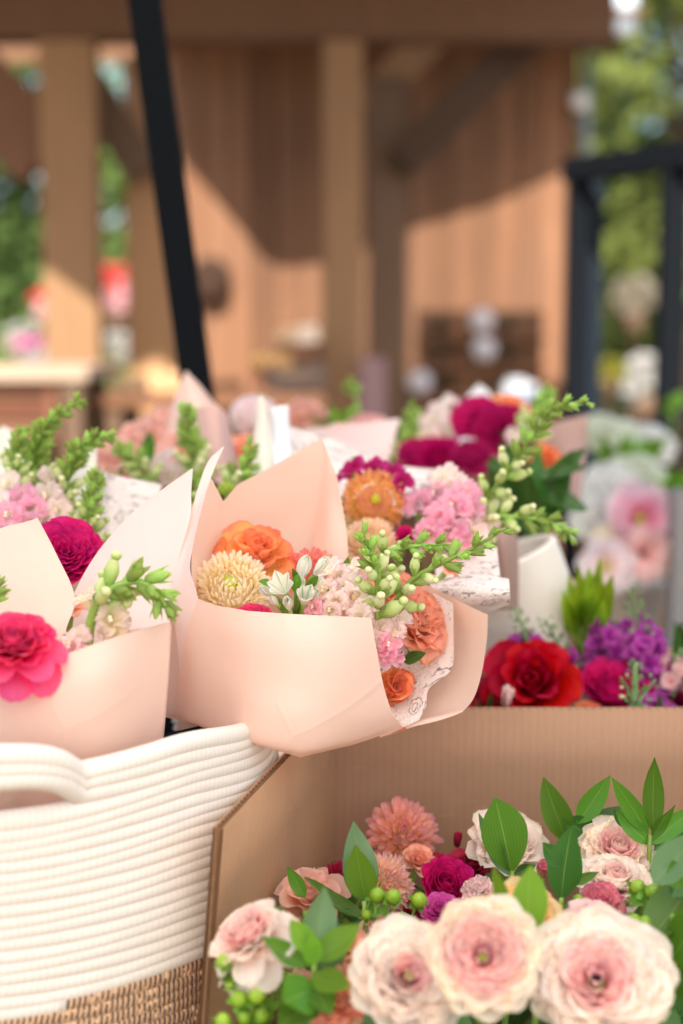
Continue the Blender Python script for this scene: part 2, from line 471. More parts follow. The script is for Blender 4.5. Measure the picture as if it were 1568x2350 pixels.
FL = []
def flower(kind, label, cat, u, v, rpx, Y, face, mat, name=None, group=None, centre=None, seed=None, matin=None, inner=0, stem=.09, limit=None, squash=1.0, droop=0):
    """kind of blossom at picture place (u, v), radius rpx, distance Y; face = (right, up, towards camera)"""
    R = rpx * Y / FPX
    n = Vector((face[0], -face[2], face[1])).normalized()
    rg = random.Random(seed if seed is not None else int(u * 7 + v * 3))
    h = TALL.get(kind, .15)
    pos = P(u, v, Y) - n * h * R
    base = pos
    e = empty(name or kind, base, label, cat, group, frame_z(n, rg.uniform(0, 6)), R)
    rings = KINDS[kind]()
    if limit: rings = rings[:limit]
    a0 = 0
    for k, (cnt, kw) in enumerate(rings):
        ms = petal_data((kind, k), 2 if cnt < 8 else 3, **kw)
        a0 += rg.uniform(.2, .6)
        for j in range(cnt):
            a = a0 + 2 * pi * j / cnt + rg.uniform(-.5, .5) / cnt
            jx = 3 if kind.startswith('ranunc') or kind in ('mum', 'pompon') else 8
            M = Matrix.Rotation(a, 4, 'Z') @ Matrix.Rotation(radians(rg.uniform(-4, 4)) + droop * (k / len(rings)) ** 1.5, 4, 'Y') @ Matrix.Rotation(radians(rg.uniform(-jx, jx)), 4, 'X') @ Matrix.Scale(rg.uniform(.9, 1.06), 4)
            if squash != 1: M = M @ Matrix.Scale(squash, 4, (0, 0, 1))
            inst('petal', ms[j % len(ms)], e, M, matin if (matin and k < inner) else mat)
    if kind in ('mum', 'pompon', 'dahlia', 'dahlia_point'):
        r0_ = {'mum': .44, 'pompon': .50}.get(kind, .30); cb = MB(); cb.ellipsoid((0, 0, 0), (r0_, r0_, r0_ * .5), None, 14, 8); cb.build('flower_heart', mat, e)
    if centre: inst('flower_centre', centre_data('flower_centre'), e, Matrix.Translation((0, 0, {'mum': .24, 'pompon': .30, 'dahlia': .20, 'ranunculus_deep': .10}.get(kind, .02))) @ Matrix.Scale({'mum': 1.25, 'pompon': 1.1, 'ranunculus_deep': .62}.get(kind, 1.0), 4), centre)
    b = MB()
    iv = e.matrix_world.inverted()
    p0 = base; pts = [iv @ (p0 - n * stem * q + Vector((0, 0, -stem * .9 * q * q))) for q in (0, .25, .5, .75, 1)]
    b.tube(pts, .0022 / R, 6)
    # small sepals
    b.ellipsoid((0, 0, -.02), (.16, .16, .1), None, 8, 4)
    b.build('stem', STEM, e)
    FL.append(e)
    return e

def leaf_mesh(L, W, bend=.15, fold=.25, seed=0, ns=9, nt=6, tip=1.0, mpos=.42, twist=0, wav=.012):
    """leaf along +Y, face up +Z"""
    rg = random.Random(seed); vs = []; uv = []; ph = rg.uniform(0, 6)
    for i in range(ns + 1):
        s = i / ns
        if s < mpos: hw = sin(pi / 2 * (s / mpos)) ** .75
        else: hw = cos(pi / 2 * ((s - mpos) / (1 - mpos))) ** (.9 * tip) if s < 1 else 0
        if s > .9: hw *= .92
        hw = max(hw, .03) * W
        y = s * L; z = bend * L * (s ** 2) - bend * L * .25 * s
        tw = twist * s
        for k in range(nt + 1):
            t = 2 * k / nt - 1
            x = t * hw; zz = fold * abs(t) ** 1.4 * hw + wav * L * sin(7 * s + ph) * abs(t)
            vs.append((x * cos(tw) - zz * sin(tw), y, z + zz * cos(tw) + x * sin(tw))); uv.append((k / nt, s))
    n1 = nt + 1
    return vs, [(i*n1 + k, i*n1 + k + 1, (i+1)*n1 + k + 1, (i+1)*n1 + k) for i in range(ns) for k in range(nt)], uv

def leaf_at(parent, tip, base, hwpx, mat, face=(0, .4, 1), bend=.12, fold=.25, name='leaf', seed=0, world=None, twist=0, tipw=1.0, mpos=.42):
    """leaf from base to tip, both (u, v, Y)"""
    A, B = (P(*base), P(*tip)) if world is None else world
    d = B - A; L = d.length
    hw = hwpx * (base[2] + tip[2]) / 2 / FPX if world is None else hwpx
    z = Vector((face[0], -face[2], face[1])).normalized()
    y = d.normalized(); x = y.cross(z).normalized(); z = x.cross(y)
    M = Matrix((x, y, z)).transposed().to_4x4(); M.translation = A
    lr = random.Random(int(tip[0] * 3 + tip[1] * 7) if world is None else seed)
    vs, fs, uv = leaf_mesh(L, hw, bend + lr.uniform(-.06, .14), fold + lr.uniform(-.05, .3), seed, ns=12, twist=twist + lr.uniform(-.45, .45), tip=tipw, mpos=mpos + lr.uniform(-.05, .05), wav=lr.uniform(.008, .03))
    iv = parent.matrix_world.inverted()
    me = mesh(name, vs, fs, mat, parent, uv)
    me.matrix_local = iv @ M
    return me

def sprig(label, leaves, stem_pts, mat, Y, name='leafy_sprig', cat='foliage', group=None, r=.0016):
    """leaves: (tip u, v, base u, v, half width, face, bend, mat?, dY tip, dY base)"""
    o = P(stem_pts[-1][0], stem_pts[-1][1], stem_pts[-1][2])
    e = empty(name, o, label, cat, group)
    for q, l in enumerate(leaves):
        tu, tv, bu, bv, hw = l[:5]
        k = l[5] if len(l) > 5 else {}
        k = dict(k); dt = k.pop('dt', 0); db = k.pop('db', 0); m = k.pop('mat', mat)
        leaf_at(e, (tu, tv, Y + dt), (bu, bv, Y + db), hw, m, seed=q, **k)
    b = MB(); iv = e.matrix_world.inverted(); pts = [P(*p) for p in stem_pts]
    pts = [cr(pts, t / 8) for t in range(9)]
    b.tube([iv @ p for p in pts], r, 6)
    b.build('stem', STEM, e)
    return e

# snapdragon buds and florets (unit: length 1 along +Z, stem side at origin)
def bud_mats():
    t = NT('snapdragon bud'); uv = t.sep(t.uv()); rnd = t.new('ObjectInfo').outputs['Random']
    c = t.ramp(t.math('ADD', uv[1], t.math('MULTIPLY', t.math('SUBTRACT', rnd, .5), .3)), [(.1, srgb('a2c45a')), (.45, srgb('d0df92')), (.9, srgb('f3efc4'))])
    BUD = t.fin(c, .5, .35, .3)
    return BUD
BUD = bud_mats()
SEPAL = leaf_mat('snapdragon sepal', '86ab48', 'b2cd72', trans=.35, rough=.65)
def bud_data():
    if 'bud_m' in _pm: return
    b = MB()
    def f(p):
        z = p.z; w = (.72 + .28 * cos(pi * (z + .15))) if z > -.2 else .9
        return Vector((p.x * w * (1 + .16 * max(0, z)), p.y * w * .92, z))
    b.ellipsoid((0, 0, .52), (.25, .22, .54), None, 10, 9, f)
    b.ellipsoid((.05, 0, .93), (.15, .17, .14), None, 8, 5)
    _pm['bud_m'] = b.me('bud', bpy.data.materials[0])
    b = MB()
    for k in range(5):
        a = 2 * pi * k / 5 + .2
        vs, fs, uv = petal(L=.62 if k % 2 else .78, W=.24, th0=66, curl=-84, cup=1.2, ruf=.0, r0=.02, wb=.7, mpos=.35, tipp=1.5, ns=4, nt=3, point=1, seed=k)
        M = Matrix.Rotation(a, 4, 'Z'); b.add([M @ Vector(v) for v in vs], fs, uv)
    _pm['calyx_m'] = b.me('calyx', bpy.data.materials[0])
    b = MB()    # closed green bud
    def g(p):
        return Vector((p.x * (1 - .35 * max(0, p.z)), p.y * (1 - .35 * max(0, p.z)), p.z))
    b.ellipsoid((0, 0, .42), (.24, .22, .46), None, 8, 7, g)
    for k in range(4):
        a = pi / 2 * k
        vs, fs, uv = petal(L=1.0, W=.27, th0=50, curl=-64, cup=1.5, ruf=.01, r0=.03, wb=.6, mpos=.4, tipp=1.5, ns=5, nt=3, point=1, seed=k + 9, roll=16)
        M = Matrix.Rotation(a, 4, 'Z'); b.add([M @ Vector(v) for v in vs], fs, uv)
    _pm['green_m'] = b.me('bud', bpy.data.materials[0])
    # open floret: tube, upper two lobes, lower three lobes, palate
    b = MB()
    for q in range(3):
        pass
    pts = [(0, 0, 0), (0, 0, .25), (.02, 0, .5), (.05, 0, .7)]
    b.tube(pts, [.12, .19, .21, .25], 10, False, 1)
    for k, (a, L, W_, th) in enumerate(((-.5, .62, .34, 8), (.5, .62, .34, 8))):    # upper lip
        vs, fs, uv = petal(L=L, W=W_ * 1.15, th0=th + 8, curl=30, cup=1.3, ruf=.08, r0=.12, z0=.55, wb=.6, mpos=.6, tipp=2.4, ns=5, nt=5, roll=90, seed=k)
        M = Matrix.Rotation(a, 4, 'Z'); b.add([M @ Vector(v) for v in vs], fs, uv)
    for k, (a, L, W_) in enumerate(((pi - .85, .46, .26), (pi, .4, .24), (pi + .85, .46, .26))):
        vs, fs, uv = petal(L=L, W=W_ * 1.25, th0=30, curl=70, cup=1.2, ruf=.08, r0=.16, z0=.5, wb=.6, mpos=.6, tipp=2.4, ns=5, nt=5, roll=50, seed=k + 5)
        M = Matrix.Rotation(a, 4, 'Z'); b.add([M @ Vector(v) for v in vs], fs, uv)
    _pm['floret_m'] = b.me('floret', bpy.data.materials[0])
    b = MB()
    b.ellipsoid((-.12, .06, .80), (.08, .07, .10), None, 8, 5); b.ellipsoid((-.12, -.06, .80), (.08, .07, .10), None, 8, 5)
    _pm['palate_m'] = b.me('palate', bpy.data.materials[0])
bud_data()
PALATE = plain('floret palate cream', 'f7e6c8', .6, .1)

def snapdragon(label, path, fl_mat=None, n=18, size=.02, f_open=0.0, f_pale=.5, name='snapdragon', cat='flower', group=None, seed=1, r=.0024, spread=1.0, start=0.0, tipscale=.42, facecam=.0, budmat=None):
    """path: (u, v, Y) from foot to tip; florets up to f_open, pale buds up to f_pale, then green buds"""
    pts = [P(*p) for p in path]
    e = empty(name, pts[0], label, cat, group); iv = e.matrix_world.inverted(); rg = random.Random(seed)
    N = 26
    line = [cr(pts, q / N) for q in range(N + 1)]
    b = MB(); b.tube([iv @ p for p in line], [r * (1 - .65 * q / N) for q in range(N + 1)], 7); b.build('stem', STEM, e)
    for i in range(n):
        f = start + (1 - start) * (i + .5) / n; f = f ** .94
        x = f * N; q = min(int(x), N - 1); p = line[q].lerp(line[q+1], x - q); t = (line[q+1] - line[q]).normalized()
        a = t.cross(Vector((0, -1, .3))).normalized(); c = t.cross(a)
        an = i * 2.4 + rg.uniform(-.3, .3)
        out = (a * cos(an) + c * sin(an)).normalized()
        out = (out + Vector((0, -facecam, 0))).normalized()
        s = size * 1.12 * (1 - (1 - tipscale * 1.15) * f) * rg.uniform(.9, 1.12)
        up = .55 + .9 * f
        d = (out * spread + t * up).normalized()
        x_ax = (t - d * t.dot(d)).normalized(); y_ax = d.cross(x_ax)
        M = Matrix((x_ax, y_ax, d)).transposed().to_4x4(); M.translation = p + out * r * .6
        M = iv @ M @ Matrix.Scale(s, 4)
        if f < f_open and fl_mat:
            o = inst('floret', _pm['floret_m'], e, M @ Matrix.Scale(1.35, 4), fl_mat)
            inst('calyx', _pm['calyx_m'], o, Matrix.Scale(.7, 4), SEPAL)
        elif f < f_pale:
            o = inst('bud', _pm['bud_m'], e, M @ Matrix.Rotation(rg.uniform(-.4, .4), 4, 'Z'), budmat or BUD)
            inst('calyx', _pm['calyx_m'], o, Matrix.Rotation(rg.uniform(0, 6), 4, 'Z') @ Matrix.Scale(.86, 4), SEPAL)
        else:
            inst('bud', _pm['green_m'], e, M @ Matrix.Scale(.9 if f < .9 else .8, 4), SEPAL)
    return e

def floret_at(parent, u, v, Y, spx, d, mat, roll=0):
    """one open snapdragon floret, mouth towards d = (right, up, camera)"""
    D = Vector((d[0], -d[2], d[1])).normalized(); s = spx * 1.55 * Y / FPX
    R = frame_z(D, roll).to_4x4(); R.translation = P(u, v, Y) - D * s * .8
    o = inst('floret', _pm['floret_m'], parent, parent.matrix_world.inverted() @ R @ Matrix.Scale(s, 4), mat)
    if (int(u) + int(v)) % 3 == 0: inst('palate', _pm['palate_m'], o, Matrix.Scale(.92, 4), PALATE)
    return o

t = NT('hypericum berry skin'); rb_ = t.new('ObjectInfo').outputs['Random']
BERRY = t.fin(t.mix(t.math('ADD', t.math('MULTIPLY', rb_, .7), t.math('MULTIPLY', t.noise(1.6, t.obj(), 3), .4)), srgb('6f9a1c'), srgb('a2c23c')), .34, .14, .45)
BLEAF = leaf_mat('berry leaf', '4c7f24', '7ba83e', trans=.25)
def berry_sprig(label, berries, stem, name='berry_sprig', group=None, leaves=()):
    """berries: (u, v, r px, Y)"""
    o = P(*stem); e = empty(name, o, label, 'berry sprig', group); iv = e.matrix_world.inverted()
    if 'berry' not in _pm:
        b = MB(); b.ellipsoid((0, 0, 0), (1, 1, 1.08), None, 14, 10, lambda p: Vector((p.x, p.y, p.z + (.16 if p.z > .99 else 0))))
        _pm['berry'] = b.me('berry', bpy.data.materials[0])
        b = MB()
        for k in range(5):
            vs, fs, uv = petal(L=1.5, W=.55, th0=80, curl=-20, cup=.8, ruf=.03, r0=.1, wb=.5, mpos=.5, tipp=2, ns=4, nt=4, seed=k, roll=20)
            M = Matrix.Rotation(2 * pi * k / 5, 4, 'Z'); b.add([M @ Vector(v) - Vector((0, 0, 1.02)) for v in vs], fs, uv)
        _pm['bcalyx'] = b.me('calyx', bpy.data.materials[0])
    rg = random.Random(len(label))
    for (u, v, r, Y) in berries:
        p = P(u, v, Y); d = (Vector((rg.uniform(-.5, .5), rg.uniform(-.9, -.1), 1))).normalized()
        M = frame_z(d, rg.uniform(0, 6)).to_4x4(); M.translation = p; s = r * Y / FPX * rg.uniform(.86, 1.1)
        q = inst('berry', _pm['berry'], e, iv @ M @ Matrix.Scale(s, 4), BERRY)
        inst('calyx', _pm['bcalyx'], q, Matrix(), BLEAF)
        b = MB(); foot = o + (p - o) * .1
        b.tube([iv @ (p - d * s), iv @ (p - d * s * 3 + Vector((0, 0, -s))), iv @ ((p + foot) / 2 + Vector((0, 0.004, 0))), iv @ foot], .0009, 5)
        b.build('twig', STEM, e)
    for l in leaves: leaf_at(e, *l[:2], l[2], BLEAF, **(l[3] if len(l) > 3 else {}))
    return e

def clump(label, path, mat, n=22, size=.013, seed=0, name='stock_flower', cat='flower', group=None, spread=1.6, budtop=.7, r=.0022, stemmat=None, budm=None):
    """a stem of small ruffled four-petalled blooms with buds at the top"""
    pts = [P(*p) for p in path]; e = empty(name, pts[0], label, cat, group); iv = e.matrix_world.inverted(); rg = random.Random(seed)
    N = 16; line = [cr(pts, q / N) for q in range(N + 1)]
    b = MB(); b.tube([iv @ p for p in line], [r * (1 - .5 * q / N) for q in range(N + 1)], 7); b.build('stem', stemmat or GREYGREEN, e)
    if 'blm' not in _pm:
        b = MB()
        for k in range(9):
            vs, fs, uv = petal(L=1, W=.52, th0=35 + 8 * (k % 5) + (20 if k > 3 else 0), curl=-10, cup=.7, ruf=.09, r0=.03, wb=.3, mpos=.7, tipp=2.6, ns=5, nt=5, seed=k)
            M = Matrix.Rotation(2 * pi * k / 4.5 + .3, 4, 'Z'); b.add([M @ Vector(v) for v in vs], fs, uv)
        _pm['blm'] = b.me('bloom', bpy.data.materials[0])
    for i in range(n):
        f = (i + .5) / n; x = f * N; q = min(int(x), N - 1); p = line[q].lerp(line[q+1], x - q); t = (line[q+1] - line[q]).normalized()
        a = t.orthogonal().normalized(); c = t.cross(a); an = i * 2.4 + rg.uniform(-.3, .3)
        out = (a * cos(an) + c * sin(an)).normalized(); d = (out + t * (.3 + f)).normalized()
        s = size * (1 - .5 * f) * rg.uniform(.85, 1.15)
        M = frame_z(d, rg.uniform(0, 6)).to_4x4()
        if f < budtop:
            M.translation = p + out * size * spread * (1 - .5 * f) * .6
            inst('bloom', _pm['blm'], e, iv @ M @ Matrix.Scale(s, 4), mat)
        else:
            M.translation = p + out * size * .45
            o = inst('bud', _pm['green_m'], e, iv @ M @ Matrix.Scale(s * .9, 4), budm or GREYGREEN)
    return e
GREYGREEN = leaf_mat('grey green stem', '61804f', '8aa573', trans=.1, rough=.6)
# ------------------------------------------------------------------ the setting
PAPER = None
def paper_mat(name, col, tcol, trans=.35, back=None):
    t = NT(name)
    n = t.noise(5, t.obj(), 3); n2 = t.noise(600, t.obj(), 2)
    c = t.mix(n, srgb(col), srgb(tcol))
    cr_ = t.noise(26, t.mapv(t.obj(), (1, 1, .35)), 2, .5, 1.2)
    ed_ = t.new('TexVoronoi', {'Vector': t.mapv(t.obj(), (1, .4, .7), rot=(.3, .5, .8)), 'Scale': 9.0}, feature='DISTANCE_TO_EDGE')
    ridge = t.math('SUBTRACT', 1.0, t.math('MULTIPLY', ed_.outputs['Distance'], 42.0), True)
    some = t.math('GREATER_THAN', t.noise(4, t.obj(), 2), .56)
    cr_ = t.math('ADD', cr_, t.math('MULTIPLY', t.math('MULTIPLY', ridge, some), .30))
    t.bump(t.math('ADD', t.math('MULTIPLY', cr_, 1.0), t.math('MULTIPLY', n2, .03)), .26, .004)
    return t.fin(c, .42, trans, .35, tcol=srgb(back) if back else None)
PEACH = paper_mat('peach wrapping paper', 'fadccc', 'fae0d2', .38, 'fdc6a6')
PEACH_PALE = paper_mat('pale pink wrapping paper', 'f4ddd6', 'f5e0db', .36, 'fad2c4')
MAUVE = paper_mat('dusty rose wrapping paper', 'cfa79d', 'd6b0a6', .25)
DUSK = paper_mat('taupe wrapping paper', 'a5857a', 'ad8d82', .15)
CREAM = paper_mat('cream wrapping paper', 'e9e2cf', 'ece6d6', .25)
TISSUE = paper_mat('white tissue paper', 'eef0f4', 'f0f2f6', .35)
KRAFT = paper_mat('kraft wrapping paper', 'b58a6b', 'bd9273', .1)

def print_mat():
    """white paper printed with a line drawing of sprigs and blossoms"""
    t = NT('printed tissue'); uv = t.uv()
    v = t.mapv(uv, (2.6, 4.2, 1))
    w = t.new('TexVoronoi', {'Vector': v, 'Scale': 1.0, 'Randomness': 1.0}, feature='F1')
    dd = t.math('ADD', w.outputs['Distance'], t.math('MULTIPLY', t.math('SUBTRACT', t.noise(3, v, 3), .5), .55))
    ring = t.math('ABSOLUTE', t.math('SUBTRACT', t.math('FRACT', t.math('MULTIPLY', dd, 4.0)), .5))
    line = t.math('LESS_THAN', ring, .11)
    near = t.math('LESS_THAN', dd, .48)
    n = t.noise(2.2, v, 4, .6, 2.0)
    vine = t.math('LESS_THAN', t.math('ABSOLUTE', t.math('SUBTRACT', n, .52)), .010)
    ink = t.math('MAXIMUM', t.math('MULTIPLY', line, near), vine)
    msk = t.math('GREATER_THAN', t.noise(1.1, v, 1), .40)
    ink = t.math('MULTIPLY', t.math('MULTIPLY', ink, msk), .8)
    c = t.mix(ink, srgb('f2e6e1'), srgb('5a5358'))
    return t.fin(c, .55, .3, .25)
PRINT = print_mat()

def ground():
    t = NT('gravel ground'); o = t.obj()
    n = t.noise(60, o, 4); n2 = t.noise(1.2, o, 4)
    c = t.mix(n, srgb('7d7268'), srgb('a3978b')); c = t.mix(t.math('MULTIPLY', n2, .6), c, srgb('8c7c6c'))
    t.bump(n, .5, .01)
    m = t.fin(c, .9, 0, .1)
    b = MB(); k = 30
    for i in range(k):
        for j in range(k): pass
    b.add([(-150, -60, 0), (150, -60, 0), (150, 240, 0), (-150, 240, 0)], [(0, 1, 2, 3)])
    tag(b.build('ground', m, None, False), 'pale gravel ground of the market', 'ground', kind='structure')
    t = NT('grass bank'); n = t.noise(9, t.obj(), 5); c = t.mix(n, srgb('3d5226'), srgb('6f8440')); t.bump(n, 1, .05)
    gm = t.fin(c, .9, 0, .1)
    vs = []; fs = []; rg = random.Random(3); nx, ny = 40, 10
    for j in range(ny + 1):
        for i in range(nx + 1):
            y = 15 + j * 3; x = -30 + i * 1.6
            vs.append((x, y, .004 + 2.2 * (1 - cos(pi * min(1, j / ny))) + rg.uniform(0, .12) * (j > 0)))
    fs = [(j*(nx+1)+i, j*(nx+1)+i+1, (j+1)*(nx+1)+i+1, (j+1)*(nx+1)+i) for j in range(ny) for i in range(nx)]
    tag(mesh('grass_bank', vs, fs, gm), 'green grassy bank rising behind the barn', 'grass', kind='structure')
ground()

WOOD_POST = wood_mat('cedar post', '906a48', 'b08860')
WOOD_BEAM = wood_mat('brown beam', '583a26', '6f4c33')
WOOD_WALL = wood_mat('weathered red cedar plank', '54382a', '9a6a48')
WOOD_DARK = wood_mat('dark weathered post', '54402f', '6b5340')
WOOD_BRACE = wood_mat('dark brace wood', '33210f', '452c1b')
WOOD_TABLE = wood_mat('trestle board', '8a6b4c', 'b08f69')
BLACK = plain('black powder coated steel', '13161a', .85, .1, 50, spec=.04)
GREY_METAL = plain('galvanised metal', '8e9396', .4, .15, 30, metal=.6)

# barn wall of upright planks
def barn():
    e = empty('barn_wall', (0, 7, 0), 'weathered red cedar barn wall of upright planks behind the posts', 'barn wall')
    x = -.86; rg = random.Random(5); ms = []
    while x < 1.10:
        w = rg.choice((.095, .105, .115, .12)); w = min(w, 1.135 - x)
        b = MB(); b.box((-w/2 + .004, rg.uniform(0, .012), -.02), (w/2 - .004, .03, 3.1))
        o = b.build('plank', WOOD_WALL, e, False); o.location = (x + w/2, 0, 0); x += w
    b = MB(); b.box((-.86, .032, 0), (1.13, .12, 3.1)); b.build('backing_board', WOOD_DARK, e, False)
    b = MB(); b.box((-.862, .125, 0), (1.132, 2.6, 3.9)); b.build('side_wall', WOOD_DARK, e, False)
    b = MB()
    b.tube([(1.165, -.03, 0), (1.165, -.03, 3.1)], .022, 10); b.build('downpipe', GREY_METAL, e)
    b = MB(); b.ellipsoid((1.13, -.07, 1.45 + (750 - 255) / FPX * 7), (.045, .03, .045), None, 10, 8); b.build('wall_lamp', plain('lamp glass', 'd9d6d2', .3), e)
    # dark oval at left of wall is added further down
    return e
barn()
def zat(v, Y): return P(784, v, Y).z
def xat(u, v, Y): return P(u, v, Y).x

def post(name, label, u0, u1, Y, mat, z1=2.42, d=.14):
    x0, x1 = xat(u0, 700, Y), xat(u1, 700, Y)
    b = MB(); b.box((0, 0, 0), (x1 - x0, d, z1)); b.box((-.02, -.02, 0), (x1 - x0 + .02, d + .02, .14))
    o = b.build(name, mat, None, False); o.location = (x0, Y, 0)
    return tag(o, label, 'post')
post('timber_post', 'pale timber post at far left, sunlit at its foot', 102, 226, 5, WOOD_POST)
post('timber_post', 'timber post just left of the black pole, lower part sunlit', 292, 398, 5.3, WOOD_POST)
post('timber_post', 'lighter cedar post in the middle of the porch', 742, 832, 5, WOOD_POST)
post('timber_post', 'dark weathered post right of the middle cedar post', 846, 934, 5.35, WOOD_DARK, 2.36)

def beam(name, label, p, q, w, h, mat, cat='beam'):
    o_ = Vector(p); b = MB(); b.bar((0, 0, 0), Vector(q) - o_, w, h)
    o = b.build(name, mat, None, False); o.location = o_
    return tag(o, label, cat)
beam('porch_beam', 'long dark front beam across the top of the porch posts', (-1.9, 5.07, 2.51), (xat(1412, 60, 5), 5.07, 2.51), .16, .17, WOOD_BEAM)
beam('eave_board', 'deep brown eave board behind the two left posts', (-4.6, 9.5, 3.50), (-.865, 9.5, 3.50), .05, .70, WOOD_BEAM, 'board')
def corner(u, v, Y): return P(u, v, Y)
beam('corner_brace', 'dark diagonal brace from the weathered post up to the beam at right', corner(925, 372, 5.28), corner(1268, 30, 5.28), .10, .13, WOOD_BRACE, 'brace')
beam('corner_brace', 'brown diagonal brace behind the middle post rising to the right', corner(838, 240, 5.45), corner(1090, -20, 5.45), .10, .11, WOOD_POST, 'brace')
beam('corner_brace', 'diagonal brace from the left post down to the post beside the black pole', corner(205, 190, 5.2), corner(330, 400, 5.2), .10, .13, WOOD_DARK, 'brace')
beam('corner_brace', 'diagonal brace meeting the far left post from the frame edge', corner(-120, 130, 5.1), corner(112, 360, 5.1), .12, .26, WOOD_WALL, 'brace')
# unseen porch roof boards; peaked front edge shaped to shade the barn wall
def roof():
    e = empty('shade_roof', (0, 6, 2.8), 'unseen plank roof over the porch, front edge shaped to shade the barn wall', 'roof')
    H = 2.80
    def onroof(u, v, Yw=7.0):
        p = P(u, v, Yw); run = (H - p.z) / tan(radians(SUN_EL))
        k = run / Vector((SUN_DIR.x, SUN_DIR.y)).length
        return (p.x - SUN_DIR.x * k, p.y - SUN_DIR.y * k)
    edge = [onroof(u, v) for u, v in ((395, 325), (430, 370), (520, 478), (600, 578), (640, 605), (740, 598), (800, 575), (940, 520), (1020, 492), (1100, 470), (1200, 430), (1300, 382))]  # wanted shadow edge on the wall, traced back along the sun
    edge = [(edge[0][0] - .02, 6.7)] + edge + [(1.35, edge[-1][1] + .02)]
    def ye(x):
        for a, b_ in zip(edge, edge[1:]):
            if a[0] <= x <= b_[0]: return a[1] + (b_[1] - a[1]) * (x - a[0]) / max(1e-6, b_[0] - a[0])
        return edge[0][1] if x < edge[0][0] else edge[-1][1]
    x = edge[0][0]
    while x < 1.30:
        w = .055
        b = MB(); ya, yb = ye(x), ye(x + w)
        z0, z1 = -.015, .01
        vs = [(x, ya, z0), (x + w, yb, z0), (x + w, 7.2, z0), (x, 7.2, z0), (x, ya, z1), (x + w, yb, z1), (x + w, 7.2, z1), (x, 7.2, z1)]
        b.add([Vector(v) + Vector((0, -6, 0)) for v in vs], [(0,3,2,1),(4,5,6,7),(0,1,5,4),(1,2,6,5),(2,3,7,6),(3,0,4,7)])
        b.build('roof_board', WOOD_BEAM, e, False); x += w
roof()

CANVAS = plain('white tent canvas', 'f6f3ee', .8, .02, 20, trans=.86)
CANVAS2 = plain('natural canvas', 'cfc6b8', .9, .05, 20)
def tent(name, label, corners, H, mat, rise=.35, legs=()):
    cx = sum(c[0] for c in corners) / 4; cy = sum(c[1] for c in corners) / 4
    e = empty(name, (cx, cy, 0), label, 'tent')
    b = MB(); vs = [(c[0] - cx, c[1] - cy, H) for c in corners] + [(0, 0, H + rise)]
    # roof as subdivided faces plus valance
    b.add(vs, [(0, 1, 4), (1, 2, 4), (2, 3, 4), (3, 0, 4)])
    o = b.build('canopy', mat, e, False)
    b = MB()
    for i in range(4):
        a, c = vs[i], vs[(i+1) % 4]
        for s in range(12):
            p = Vector(a).lerp(Vector(c), s / 12); q = Vector(a).lerp(Vector(c), (s+1) / 12); m = (p + q) / 2
            b.add([p, q, q - Vector((0, 0, .12)), m - Vector((0, 0, .17)), p - Vector((0, 0, .12))], [(0, 1, 2, 3, 4)])
    b.build('valance', mat, e, False)
    for L in legs:
        b = MB(); b.bar(Vector(L[0]) - Vector((cx, cy, 0)), Vector(L[1]) - Vector((cx, cy, 0)), .036, .036, (0, 1, 0)); b.build('leg', BLACK, e, False)
    return e
# stall tent over the flowers; its black leg leans in front of the porch
Lp, Lq = P(458, 930, 1.72), P(318, -110, 1.72)
dl = (Lq - Lp).normalized()
foot = Lp - dl * ((Lp.z - 0) / dl.z); head = Lp + dl * ((2.34 - Lp.z) / dl.z)
tent('stall_tent', 'black legged stall tent with white canvas roof over the flower table', [(-1.5, -1.7), (1.7, -1.7), (1.6, 1.9), (-1.3, 1.9)], 2.34, CANVAS, .5,
     [(foot, head), ((-1.48, -1.68, 0), (-1.48, -1.68, 2.34)), ((1.68, -1.68, 0), (1.68, -1.68, 2.34)), ((1.58, 1.88, 0), (1.58, 1.88, 2.34))])
def block_sun():  # unseen sheet added to shade the posts, outline follows their shadow edges
    H = 2.86; sh = SUN_DIR.x / SUN_DIR.y
    out = [(-2.6, 4.45), (-1.25, 3.72), (-1.0, 3.56), (-.84, 3.42), (-.70, 3.50), (-.52, 3.30), (-.08, 2.55), (.42, 2.55), (.50, 3.9), (1.45, 4.5), (1.45, 5.02), (-2.6, 5.02)]
    out = [(x - sh * (5.1 - y), y) for x, y in out]
    e = empty('sun_blocker', (-.5, 4, 0), 'added unseen canvas sun blocker stretched in front of the porch beam', 'sun blocker')
    b = MB(); n = len(out); vs = [(x + .5, y - 4, H) for x, y in out] + [(x + .5, y - 4, H + .006) for x, y in out]
    b.add(vs, [tuple(range(n - 1, -1, -1)), tuple(range(n, 2 * n))] + [(i, (i + 1) % n, n + (i + 1) % n, n + i) for i in range(n)])
    b.build('canvas', CANVAS2, e, False)
    for x, y in ((-2.55, 4.95), (1.40, 4.95)):
        b = MB(); b.bar((x + .5, y - 4, 0), (x + .5, y - 4, H - .004), .05, .05, (0, 1, 0)); b.build('pole', BLACK, e, False)
block_sun()

